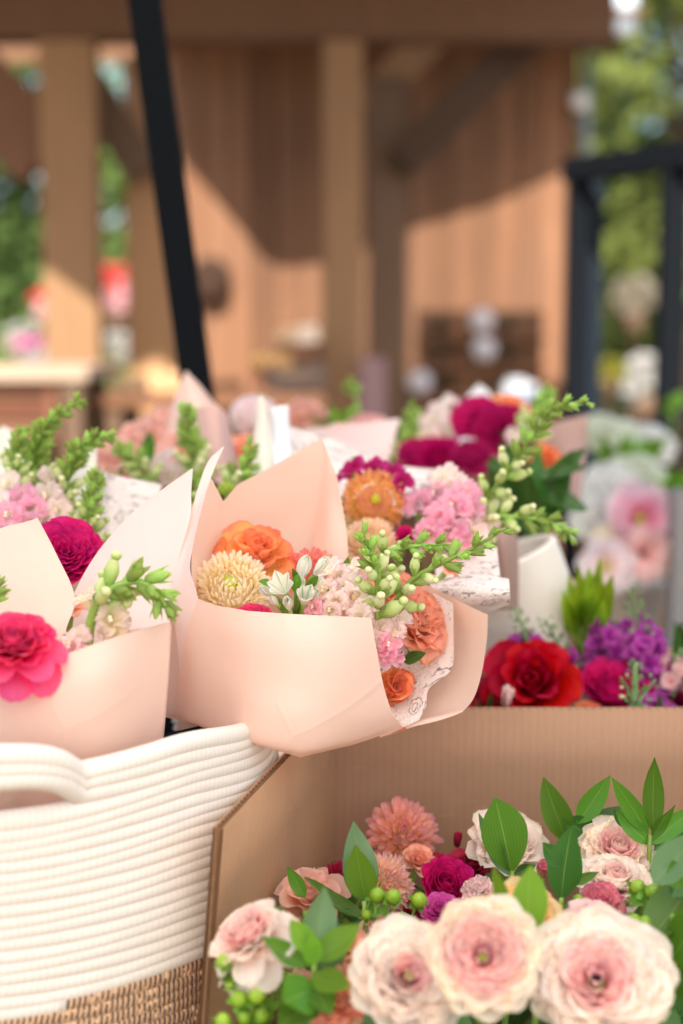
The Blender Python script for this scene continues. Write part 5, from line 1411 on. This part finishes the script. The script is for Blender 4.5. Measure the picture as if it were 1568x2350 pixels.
def tuft(label, u, v, Y, n, hpx, wpx, mat, seed, hw=9, name='leaf_tuft', cat='foliage', up=1.0):
    rg = random.Random(seed); e = empty(name, P(u, v, Y), label, cat)
    for i in range(n):
        f = i / max(1, n - 1) * 2 - 1; h = hpx * rg.uniform(.6, 1.0)
        b0 = (u + f * wpx * .2, v - h * .1 * rg.random() * 3, Y + rg.uniform(-.02, .02)); t0 = (u + f * wpx + rg.uniform(-10, 10), v - h * up, Y + rg.uniform(-.05, .03))
        leaf_at(e, t0, b0, hw * rg.uniform(.8, 1.2), mat, (rg.uniform(-.6, .6), rg.uniform(.1, .7), 1), .15, .3, seed=i)
    b = MB(); iv = e.matrix_world.inverted(); b.tube([iv @ P(u, v - hpx * .5, Y), iv @ P(u, v, Y), iv @ P(u, v + 120, Y + .02)], .002, 6); b.build('stem', STEM, e)
    return e
tuft('bright lime green leaf tuft between red and purple flowers', 1348, 1520, 1.26, 26, 250, 58, M_LIME, 21, 22)
tuft('dark leaves at the right edge behind the stocks', 1570, 1640, 1.24, 9, 230, 40, LEAF_D, 22, 20)
tuft('narrow green leaves left of the red rose', 1105, 1660, 1.17, 6, 90, 30, LEAF_D, 23, 9)
fl('rose', 'red bloom in shade right of the ribbed basket', 'rose', 1298, 1400, 62, 1.32, (.3,.4,.8), M_DRED, 'rose')
fl('carnation', 'coral petals above the shaded red bloom', 'carnation', 1288, 1335, 34, 1.34, (.0,.8,.6), M_CARN, 'carnation')

# ------------------------------------------------------------------ middle distance bouquets
fl('pompon', 'orange dahlia with a lime green eye above the peach chrysanthemum', 'dahlia', 862, 1146, 90, 1.12, (.05,.38,.92), M_POM, 'dahlia', None, C_YEL)
fl('mum', 'pale peach chrysanthemum below the orange dahlia', 'chrysanthemum', 850, 1235, 72, 1.09, (.0,.6,.75), M_MUM2, 'chrysanthemum')
florets('magenta snapdragon florets above the orange dahlia', [
    (812,1068,1.14,34,(-.3,.6,.6)), (856,1065,1.15,30,(0,.8,.5)), (905,1085,1.14,34,(.3,.5,.7)), (928,1105,1.13,30,(.5,.3,.7)), (880,1075,1.15,28,(.2,.7,.5)), (790,1085,1.15,28,(-.5,.5,.5))], M_SNAPM)
fl('ranunculus', 'magenta petals under the orange dahlia', 'ranunculus', 935, 1235, 34, 1.1, (.2,.6,.6), M_MAG, 'ranunculus')
florets('pink snapdragon florets right of the orange dahlia', [
    (960,1150,1.12,46,(-.2,.5,.8)), (1020,1090,1.13,44,(0,.7,.6),M_SNAP), (1045,1160,1.1,50,(.1,.4,.9)), (1010,1185,1.09,46,(-.2,.2,.9)), (1070,1130,1.11,44,(.3,.5,.7)), (1040,1215,1.08,48,(0,.0,1)),
    (1085,1165,1.1,40,(.5,.3,.7)), (985,1230,1.08,46,(-.2,-.2,.9)), (1050,1110,1.12,40,(.2,.7,.6),M_SNAP), (1090,1225,1.09,44,(.4,.1,.8),M_SNAP), (1000,1130,1.12,38,(-.1,.6,.7)), (1120,1200,1.1,36,(.5,.2,.8),M_SNAP), (1060,1245,1.08,40,(.2,-.2,.9))], M_SNAPP)
snapdragon('tall curved snapdragon spike rising right to a hooked tip', [(1080,1200,1.13),(1130,1130,1.12),(1180,1060,1.11),(1230,990,1.10),(1275,935,1.09),(1350,920,1.08)], M_SNAPC, 30, .020, .0, .42, seed=31, tipscale=.35, facecam=.2)
snapdragon('drooping snapdragon spike pointing right below the tall one', [(1090,1195,1.12),(1150,1185,1.11),(1220,1190,1.10),(1280,1205,1.10),(1318,1238,1.10)], M_SNAPC, 20, .019, 0, .40, seed=33, tipscale=.4, facecam=.2)
tuft('green leaves behind the pink snapdragon florets', 1010, 1240, 1.16, 10, 120, 60, LEAF_D, 34, 14)
tuft('broad dark green leaves standing in the ribbed basket', 1215, 1260, 1.36, 16, 230, 110, LEAF_D, 35, 34)
sprig('two wide dark leaves reaching right over the ribbed basket', [(1352,1165,1240,1150,36,dict(face=(.2,.8,.5),bend=-.2)), (1350,1085,1235,1100,30,dict(face=(0,.8,.5))), (1345,1030,1260,1110,24,dict(face=(0,.4,1))), (1140,1020,1200,1080,24,dict()), (1110,1075,1190,1100,24,dict(face=(0,.9,.4))), (1225,1230,1190,1140,26,dict())],
      [(1230,1120,1.34),(1220,1200,1.35),(1210,1300,1.36)], LEAF_D, 1.34)
fl('rose', 'orange bloom right of the broad dark leaves', 'rose', 1256, 1052, 40, 1.42, (.3,.5,.8), M_ORA, 'rose')
fl('ranunculus_deep', 'large crimson ranunculus behind the tall snapdragon', 'ranunculus', 1155, 985, 66, 1.5, (.0,.5,.8), M_DMAG, 'ranunculus')
fl('ranunculus_deep', 'magenta bloom left of the orange rose far behind', 'ranunculus', 1090, 955, 56, 1.52, (-.3,.6,.7), M_MAG, 'ranunculus')
fl('rose', 'blurred orange rose above the crimson ranunculus', 'rose', 1172, 945, 58, 1.55, (.2,.75,.6), M_ORA, 'rose')
fl('dahlia', 'crimson dahlia low left of the crimson ranunculus', 'dahlia', 1010, 1045, 70, 1.48, (-.1,.6,.7), M_MAG, 'dahlia')
fl('carnation', 'crimson carnation between the dahlia and the dark leaves', 'carnation', 1085, 1045, 52, 1.47, (.0,.6,.7), M_DMAG, 'carnation')
fl('carnation', 'dark magenta carnation at the left of the crimson group', 'carnation', 955, 1035, 46, 1.5, (-.1,.6,.7), M_MAG, 'carnation')
florets('pale pink florets above the crimson group', [(1000,960,1.58,46,(0,.7,.6)), (1035,985,1.55,44,(.1,.5,.8)), (1190,1000,1.42,34,(.3,.5,.7)), (980,1000,1.55,40,(-.2,.5,.8)), (1020,925,1.62,40,(0,.9,.3))], M_SNAP)
snapdragon('pale green budded spike left of the crimson group', [(930,1080,1.55),(935,1010,1.55),(950,930,1.55)], None, 16, .022, 0, .4, seed=41)
snapdragon('green budded spike behind the tall snapdragon', [(1210,1010,1.45),(1235,950,1.45),(1262,895,1.45)], None, 18, .022, 0, .3, seed=42)
snapdragon('thin green bud stalk before the dark porch post', [(830,1000,1.7),(822,930,1.7),(800,880,1.7)], None, 6, .024, 0, .0, seed=43, start=.65)
tuft('blurred green leaves left of the coral carnations', 770, 1000, 1.65, 7, 80, 50, LEAF_L, 44, 12)
fl('carnation', 'coral carnation in the middle peach wrapper, left of two', 'carnation', 775, 1010, 62, 1.46, (-.1,.7,.6), M_CARN, 'carnation')
fl('carnation', 'coral carnation in the middle peach wrapper, right of two', 'carnation', 842, 1030, 60, 1.44, (.1,.7,.6), M_CARN, 'carnation')
fl('carnation', 'pink carnation rim behind the right coral carnation', 'carnation', 850, 975, 52, 1.6, (.1,.8,.5), M_CARN2, 'carnation')
fl('carnation', 'peach blurred bloom right of the white tissue', 'carnation', 700, 945, 50, 1.65, (0,.7,.6), M_PROSE, 'carnation')
fl('mum', 'pale lilac pink spiky mum behind the cream fold', 'chrysanthemum', 582, 945, 66, 1.55, (0,.65,.7), M_SPIKY, 'chrysanthemum')
fl('rose', 'orange coral bloom between the dusty rose sheet and cream fold', 'rose', 560, 1030, 46, 1.45, (.1,.7,.6), M_COR, 'rose')
fl('carnation', 'coral pink carnation left of the peach peak, upper', 'carnation', 385, 965, 60, 1.5, (-.1,.7,.6), M_CARN, 'carnation')
fl('carnation', 'coral pink carnation in the middle of the left carnation group', 'carnation', 325, 995, 58, 1.48, (-.1,.7,.6), M_CARN, 'carnation')
fl('carnation', 'coral carnation beside the cream wrapper at left', 'carnation', 262, 1035, 54, 1.44, (-.1,.7,.6), M_CARN, 'carnation')
fl('carnation', 'bright coral carnation under the peach peak', 'carnation', 410, 1020, 50, 1.42, (0,.7,.6), M_CARN, 'carnation')
florets('dusty pink florets between the left carnations', [(360,1070,1.32,40,(0,.6,.8)), (395,1085,1.3,38,(.2,.5,.8)), (335,1105,1.3,36,(-.2,.5,.8)), (378,1045,1.34,34,(0,.9,.5))], M_SNAP)
fl('ranunculus', 'small hot pink bloom above the rolled printed tissue', 'ranunculus', 302, 1100, 24, 1.3, (0,.7,.6), M_HOT, 'ranunculus')
snapdragon('upright green snapdragon spike right of the left carnations', [(450,1110,1.28),(445,1040,1.28),(432,980,1.28),(430,935,1.28)], None, 26, .020, 0, .25, seed=51)
snapdragon('short green snapdragon spike pointing left among carnations', [(345,1110,1.28),(325,1070,1.28),(295,1040,1.28),(270,1025,1.28)], None, 14, .019, 0, .4, seed=52)
tuft('upright green leaf pair between the carnations', 340, 1070, 1.3, 4, 75, 10, LEAF, 53, 13)
snapdragon('green bud stalk behind the fold tip of the centre bouquet', [(470,1180,1.2),(455,1140,1.2),(448,1080,1.2)], None, 10, .017, 0, .4, seed=54)
snapdragon('green snapdragon buds in the gap of the centre wrapper peaks', [(525,1130,1.18),(545,1090,1.18),(570,1060,1.18),(578,1010,1.18)], None, 16, .017, 0, .2, seed=55)
fl('mum', 'lime green button flower in the gap of the centre wrapper', 'chrysanthemum', 520, 1118, 26, 1.15, (0,.8,.5), petal_mat('lime petal', 'a0b830', 'b4cc40', 'c8da60', None), 'chrysanthemum')
snapdragon('large green snapdragon spike at the upper left pointing up right', [(60,1180,1.15),(75,1110,1.15),(80,1040,1.15),(110,975,1.14),(185,918,1.13)], M_SNAPC, 40, .021, 0, .28, seed=61, tipscale=.4, facecam=.1)
snapdragon('second left snapdragon spike bending right to a thin tip', [(120,1200,1.12),(150,1130,1.12),(165,1060,1.12),(200,1015,1.11),(258,1000,1.10)], M_SNAPC, 32, .020, 0, .35, seed=62, tipscale=.35, facecam=.1)
snapdragon('left snapdragon spike with pale buds nearest the left edge', [(40,1180,1.13),(35,1110,1.13),(40,1040,1.13),(52,985,1.13)], M_SNAPC, 22, .019, 0, .5, seed=63)
snapdragon('small green snapdragon spike left of the rolled printed tissue', [(195,1250,1.08),(205,1190,1.08),(215,1130,1.08),(222,1085,1.08)], M_SNAPC, 24, .0165, 0, .35, seed=64)
florets('pink snapdragon florets at the left edge above the corner sheet', [
    (50,1140,1.08,46,(.1,.5,.8),M_SNAPP), (15,1110,1.1,44,(-.1,.5,.8)), (75,1165,1.07,42,(.3,.3,.9),M_SNAPP), (110,1135,1.09,44,(.4,.5,.7)), (20,1180,1.05,44,(0,.2,.9),M_SNAPP), (135,1170,1.08,40,(.4,.4,.8)), (60,1195,1.05,40,(0,0,1),M_SNAPP), (-10,1150,1.07,44,(0,.3,.9)), (100,1190,1.07,38,(.2,.1,.9)), (120,1085,1.12,36,(.4,.7,.5))], M_SNAP)
# ------------------------------------------------------------------ pale flowers in a pot at far right
def vase(label, u, v, Y, rpx, hpx, mat, name='flower_bucket', cat='bucket'):
    c = P(u, v, Y); r = rpx * Y / FPX; h = hpx * Y / FPX
    b = MB(); n = 28; pr = [(0, 0), (.72, 0), (.74, .02), (1, 1), (1.05, 1.0), (1.05, .96), (.97, .95), (.70, .04), (0, .04)]
    vs = [(q[0] * r * cos(2*pi*i/n), q[0] * r * sin(2*pi*i/n), q[1] * h) for q in pr for i in range(n)]
    fs = [(j*n+i, j*n+(i+1) % n, (j+1)*n+(i+1) % n, (j+1)*n+i) for j in range(len(pr) - 1) for i in range(n)]
    b.add(vs, fs); o = b.build(name, mat, None); o.location = (c.x, Y, c.z - h)
    return tag(o, label, cat)
PALEPOT = plain('pale painted metal', 'd9cfc4', .5, .05, 20)
vase('pale bucket under the far pink and white flowers', 1430, 1330, 2.1, 95, 180, PALEPOT)
for (k, l, c, u, v, r, Y, f, m, ctr) in [
    ('anemone', 'far pale pink anemone with a yellow heart at right', 'anemone', 1470, 1190, 92, 2.02, (.1,.3,.95), M_DIS, C_YEL),
    ('anemone', 'far pink bloom with a dark eye at right', 'anemone', 1475, 1270, 70, 1.98, (.2,.1,.95), M_LROSE, C_DARK),
    ('anemone', 'far peach bloom with a yellow heart low at right', 'anemone', 1390, 1300, 72, 1.95, (-.1,.2,.95), M_SPIKY, C_YEL),
    ('carnation', 'far white frilly bloom above the drooping snapdragon tip', 'carnation', 1400, 1120, 76, 2.1, (-.1,.6,.8), M_WHITE, None),
    ('carnation', 'far greenish white bloom left of the metal post', 'carnation', 1470, 1090, 70, 2.15, (.1,.6,.8), M_GWHITE, None),
    ('carnation', 'far white bloom at the left of the pale group', 'carnation', 1370, 1185, 64, 2.05, (-.2,.5,.8), M_WHITE, None),
    ('carnation', 'far cream bloom with green tint highest in the pale group', 'carnation', 1430, 1010, 66, 2.3, (0,.7,.7), M_GWHITE, None),
    ('carnation', 'far pale bloom beside the black frame upright', 'carnation', 1380, 985, 56, 2.3, (-.1,.7,.7), M_GWHITE, None),
    ('carnation', 'far white bloom right of the highest pale bloom', 'carnation', 1500, 1015, 60, 2.3, (.1,.7,.7), M_WHITE, None),
    ('carnation', 'far yellow cream bloom between the pink anemones', 'carnation', 1395, 1240, 42, 2.0, (0,.5,.8), M_MUM, None)]:
    fl(k, l, c, u, v, r, Y, f, m, c, None, ctr)
tuft('far lime leaf clump at the right edge of the pale flowers', 1540, 1180, 2.1, 9, 110, 40, LEAF_L, 71, 26)
tuft('far green leaves below the highest pale blooms', 1440, 1110, 2.25, 12, 120, 90, LEAF_L, 72, 18)
tuft('far green leaf sprig in front of the black frame at right', 1545, 960, 2.4, 4, 60, 22, LEAF_L, 73, 16)
# grey post and stand at the right edge
o = MB(); o.box((0, 0, 0), (.16, .05, P(1503, 1130, 1.95).z)); o = o.build('signboard_stand', plain('grey painted board', '8a8888', .6), None, False); o.location = (P(1550, 1200, 1.95).x, 1.95, 0)
tag(o, 'grey board standing at the right edge behind the stocks', 'board')
b = MB(); c = P(1445, 1400, 2.6); b.box((-.09, 0, 0), (.09, .16, .34)); b.box((-.10, -.01, .34), (.10, .17, .36)); b.box((-.085, -.004, .06), (.085, 0, .10)); b.box((-.085, -.004, .2), (.085, 0, .24))
o = b.build('wooden_crate', WOOD_POST, None, False); o.location = (c.x + .02, 2.6, c.z - .17)
tag(o, 'tan wooden crate far right below the pale flowers', 'crate')
b = MB(); b.box((-.6, -.4, -.03), (.9, .5, 0)); 
for sx in (-.55, .82):
    for sy in (-.35, .42): b.box((sx, sy, -(c.z - .17)), (sx + .05, sy + .05, -.03))
o = b.build('side_table', plain('pale stone top', 'cfc7bb', .7), None, False); o.location = (c.x, 2.4, c.z - .171)
tag(o, 'pale table behind the stall holding the far bucket and crate', 'table')

# ------------------------------------------------------------------ goods under the porch
def crate(label, u0, u1, v0, v1, Y, mat, slats=3, name='wooden_crate', cat='crate'):
    a = P(u0, v1, Y); c = P(u1, v0, Y); w_ = c.x - a.x; h = c.z - a.z; d = w_ * .6
    e = empty(name, (a.x, Y, a.z), label, cat)
    for k in range(slats):
        z0 = h * k / slats
        b = MB(); b.box((0, 0, z0 + .004), (w_, .015, z0 + h / slats - .008)); b.build('slat', mat, e, False)
        b = MB(); b.box((0, d, z0 + .004), (w_, d + .015, z0 + h / slats - .008)); b.build('slat', mat, e, False)
        for sx in (0, w_ - .015):
            b = MB(); b.box((sx, .016, z0 + .006), (sx + .015, d - .001, z0 + h / slats - .010)); b.build('slat', mat, e, False)
    b = MB()
    b.box((.0, -.012, 0), (.03, -.001, h)); b.box((w_ - .03, -.012, 0), (w_, -.001, h)); b.box((.017, .02, -.012), (w_ - .017, d - .02, 0)); b.build('corner_post', mat, e, False)
    return e
W_PALE = wood_mat('pale pine', 'c79a6a', 'ddb68a'); W_RED = wood_mat('reddish crate wood', '5a3426', '74442f'); W_GR = wood_mat('grey barn wood', '73655a', '94867a')
W_STONE = wood_mat('whitewashed board', 'b39c86', 'c4ae98')
W_BR = wood_mat('warm brown plank', '6b4630', '84583c')
b = MB(); Yb = 4.3
def bench(label, u0, u1, v, Y, mat, legs=True, dep=.5):
    a = P(u0, v, Y); c = P(u1, v, Y); e = empty('plank_bench', (a.x, Y, 0), label, 'bench'); w_ = c.x - a.x
    for k in range(4):
        b = MB(); b.box((0, k * dep / 4 + .003, a.z - .04), (w_, (k + 1) * dep / 4 - .003, a.z)); b.build('board', mat, e, False)
    for sx in (.02, w_ - .08):
        for sy in (.02, dep - .08):
            b = MB(); b.box((sx, sy, 0), (sx + .06, sy + .06, a.z - .041)); b.build('leg', WOOD_DARK, e, False)
    return e
bench('pale plank display bench at far left between the posts', -260, 200, 842, 4.2, W_STONE)
crate('brown crate under the pale plank bench at far left', -60, 130, 862, 1010, 4.25, W_RED)
bench('low brown plank bench between the left posts and the black leg', 215, 745, 905, 4.4, W_BR)
crate('dark crate on the brown plank bench beside the left post', 258, 330, 862, 900, 4.45, WOOD_DARK, 2)
crate('pale crate on the brown plank bench near the black leg', 345, 440, 850, 903, 4.6, W_PALE, 2)
crate('reddish crate stacked near the middle post', 640, 742, 785, 828, 4.75, W_RED, 2)
crate('grey crate under the reddish crate near the middle post', 618, 742, 832, 902, 4.72, W_GR, 3)
crate('warm brown crate left of the grey crate', 560, 612, 845, 903, 4.7, W_BR, 2)
b = MB(); a = P(600, 836, 4.72)
b.ellipsoid((0, 0, .02), (.05, .04, .035), None, 12, 8); b.ellipsoid((.06, 0, .02), (.045, .035, .03), None, 12, 8)
o = b.build('bread_loaf', plain('golden crust', 'd9a86a', .6), None); o.location = (a.x, 4.74, P(600, 845, 4.7).z + .0)
tag(o, 'golden rounded bundle on top of the warm brown crate', 'bundle')
for (lab, u, v, Y, r, hexc) in (('cream paper bag on the reddish crate', 705, 762, 4.85, 26, 'ecd9c2'), ('pale tan paper parcel beside the cream bag', 655, 770, 4.85, 22, 'd9b48c')):
    c = P(u, v, Y); s = r * Y / FPX; b = MB(); b.add(*[(lambda v_, f_: (v_, f_))([(-s, 0, -s*.8), (s, 0, -s*.8), (s, s*.8, -s*.8), (-s, s*.8, -s*.8), (-s*.8, .1*s, s*.6), (s*.9, .1*s, s*.8), (s*.8, s*.7, s*.7), (-s*.9, s*.7, s*.5)], [(0,3,2,1),(4,5,6,7),(0,1,5,4),(1,2,6,5),(2,3,7,6),(3,0,4,7)])][0])
    o = b.build('paper_bag', plain('bag ' + hexc, hexc, .7), None, False); o.location = (c.x, Y, P(u, 785, Y).z + s * .8); tag(o, lab, 'paper bag')
# made-up leafy oval in place of a dark spot on the barn wall
c = P(482, 640, 6.9); b = MB(); 
R_ = .045
b.tube([(R_ * cos(a), 0, R_ * 1.25 * sin(a)) for a in [2*pi*q/24 for q in range(25)]], .05, 8, False)
rg = random.Random(8)
for q in range(110):
    a = rg.uniform(0, 6.28); vs, fs, uv = leaf_mesh(.09, .02, .2, .3, q, 4, 2)
    M = Matrix.Translation((R_ * cos(a), -.03, R_ * 1.25 * sin(a))) @ Matrix.Rotation(rg.uniform(0, 6.3), 4, 'Y') @ Matrix.Rotation(rg.uniform(-.3, .8), 4, 'X')
    b.add([M @ Vector((v[0], v[1], v[2])) for v in vs], fs, uv)
o = b.build('oval', plain('dark brown blob', '3d2a20', .9, .3, 40), None); o.location = (c.x, 6.93, c.z); tag(o, 'made-up dark wreath hanging on the barn wall right of the black leg', 'oval')

# rack with small round plants and pale discs at the barn wall
def rack():
    Y = 6.6; a = P(955, 905, Y); c = P(1248, 712, Y); w_ = c.x - a.x; h = c.z - a.z
    e = empty('display_rack', (a.x, Y, 0), 'reddish brown display rack at the barn wall holding small round plants', 'rack')
    for k in range(6):
        b = MB(); b.box((w_ * k / 6 + .003, 0, .1), (w_ * (k + 1) / 6 - .003, .03, c.z)); b.build('plank', W_BR if k % 2 else WOOD_WALL, e, False)
    for v in (775, 840, 905):
        z = P(1000, v, Y).z; b = MB(); b.box((-.01, -.10, z - .015), (w_ + .01, -.003, z)); b.build('shelf', W_BR, e, False)
    return e
rack()
nm_ = leaf_mat('small plant leaf', '2c4434', '3f5c44', trans=.1)
def pot_plant(u, v, r, Y, i):
    lab = ['top left', 'top right', 'middle left', 'middle right', 'lower left', 'lower right'][i] + ' small round dark green plant on the rack'
    c = P(u, v, Y); s = r * Y / FPX; e = empty('potted_plant', c, lab, 'plant', 'small round plants on the display rack'); rg = random.Random(i); b = MB()
    for q in range(46):
        d = Vector((rg.gauss(0, 1), rg.gauss(0, 1), rg.gauss(.2, 1))).normalized(); vs, fs, uv = leaf_mesh(s * 1.0, s * .22, .3, .2, q, 4, 2)
        M = frame_z(d.orthogonal(), 0).to_4x4(); M = d.to_track_quat('Y', 'Z').to_matrix().to_4x4()
        b.add([M @ Vector(v_) for v_ in vs], fs, uv)
    b.build('foliage', nm_, e)
    b = MB(); b.tube([(0, 0, -s * 1.2), (0, 0, -s * .3)], [s * .45, s * .6], 12); b.build('pot', W_RED, e)
for i, (u, v) in enumerate(((1015, 748), (1166, 748), (1018, 812), (1166, 812), (1020, 880), (1166, 880))): pot_plant(u, v, 26, 6.54, i)
for lab, u, v in (('pale round plate, upper of two on the display rack', 1105, 736), ('pale round plate, lower of two on the display rack', 1110, 800), ('pale round plate left of the display rack foot', 964, 876)):
    c = P(u, v, 6.52); b = MB(); b.tube([(0, 0, 0), (0, -.012, 0)], .052, 24); b.tube([(0, -.013, 0), (0, -.016, 0)], [.036, .034], 20)
    o = b.build('plate', plain('pale grey ceramic', 'c9c4c6', .35), None); o.location = (c.x, 6.50, c.z); tag(o, lab, 'plate')
c = P(1195, 888, 5.6); b = MB(); b.box((-.06, 0, -.06), (.06, .10, .012)); b.box((-.045, .005, .013), (.02, .08, .03)); o = b.build('carton', plain('white carton', 'b9bdc4', .6), None, False); o.location = tuple(c)
tag(o, 'white carton with a grey side behind the orange rose', 'carton')
b = MB(); b.box((-.035, -.001, -.05), (.055, 0, -.01)); q = b.build('label_patch', plain('blue grey label', '66758a', .6), o, False); q.location = (0, -.002, 0)
c = P(855, 900, 5.0); b = MB(); b.box((-.045, 0, 0), (.045, .02, 0.22)); o = b.build('hanging_towel', plain('mauve cloth', '937577', .9), None, False); o.location = (c.x, 4.97, c.z - .10); tag(o, 'mauve cloth strip hanging low on the dark post', 'cloth')
b = MB(); b.box((-.06, 0, 0), (.06, .06, .02)); 
c = P(1300, 920, 2.1)

# ------------------------------------------------------------------ far blooms and people-height things beyond the porch (blurred)
def far_bunch(label, u, v, Y, r, mats, seed, name='flower_bunch', n=26, cat='flowers', pot=True, flat=1.0):
    c = P(u, v, Y); s = r * Y / FPX; e = empty(name, c, label, cat); rg = random.Random(seed)
    bs = petal_data(('farb', 0), 3, L=1, W=.6, th0=40, curl=-30, cup=1, ruf=.08, r0=.02, ns=4, nt=4)
    for q in range(n):
        d = Vector((rg.uniform(-1, 1), rg.uniform(-.7, .5), rg.uniform(-.8, .9) * flat)); 
        if d.length > 1: d.normalize()
        m = mats[0] if d.z > rg.uniform(-.25, .1) else mats[-1]
        M = frame_z(d + Vector((0, -.4, .4)), rg.uniform(0, 6)).to_4x4(); M.translation = d * s * .75
        inst('bloom', _pm['blm'], e, M @ Matrix.Scale(s * rg.uniform(.32, .45), 4), m)
    if pot:
        h = c.z - s * .5
        b = MB(); b.tube([(0, 0, -h), (0, 0, -h + .03), (0, 0, -h + .04), (0, 0, -s * 1.6), (0, 0, -s * 1.55), (0, 0, -s * .6)], [.12, .11, .02, .02, s * .4, s * .55], 12); b.build('pot', WOOD_DARK, e)
    return e
F_RED = petal_mat('far red bloom', 'e0303a', 'f04a4c', 'fa6a60', None, trans=.4); F_PINK = petal_mat('far pink bloom', 'f0a0b8', 'f8c4d0', 'ffe0e4', None, trans=.4)
F_WHT = petal_mat('far white bloom', 'b4b4b0', 'c0beba', 'cccac4', None, trans=.3)
far_bunch('blurred coral red and pink blooms between the left posts', 268, 665, 8.0, 62, [F_RED, F_PINK], 1, n=44)
far_bunch('smaller red and pink blooms left of the far left post', 112, 700, 8.0, 40, [F_RED, F_PINK], 2)
far_bunch('round white blooms below the coral red bunch', 270, 796, 7.6, 36, [F_WHT, F_WHT], 3)
far_bunch('white blooms at the far left edge', 50, 775, 7.6, 36, [F_WHT, F_PINK], 4)
far_bunch('magenta and white blooms left of the far left post', 85, 800, 7.2, 40, [M_VIO, F_WHT], 5)
far_bunch('pale blooms just left of the sunlit post foot', 128, 795, 7.4, 30, [F_WHT, F_WHT], 6)
far_bunch('tall white flowering shrub seen through the black frame', 1482, 872, 6.0, 56, [F_WHT, F_WHT], 7, 'white_shrub', 40, 'shrub', flat=1.4)
far_bunch('yellow blooms seen through the black frame', 1398, 850, 6.2, 34, [petal_mat('yellow bloom', 'c9c020', 'dcd43a', 'ecec6a', None)] * 2, 8)
far_bunch('beige dried blooms high in the black frame opening', 1455, 680, 9.0, 52, [petal_mat('beige bloom', '857a66', '968c78', 'a69c88', None)] * 2, 9, n=34)
c = P(1432, 30, 6.4); b = MB(); b.tube([(0, 0, -.09), (0, 0, .1)], .055, 14); b.tube([(0, 0, .1), (0, 0, .3)], .008, 6); o = b.build('hanging_lantern', plain('bluish white glass', 'b9c6d2', .3), None); o.location = tuple(c)
tag(o, 'bluish white hanging lantern beyond the end of the porch beam', 'lantern')
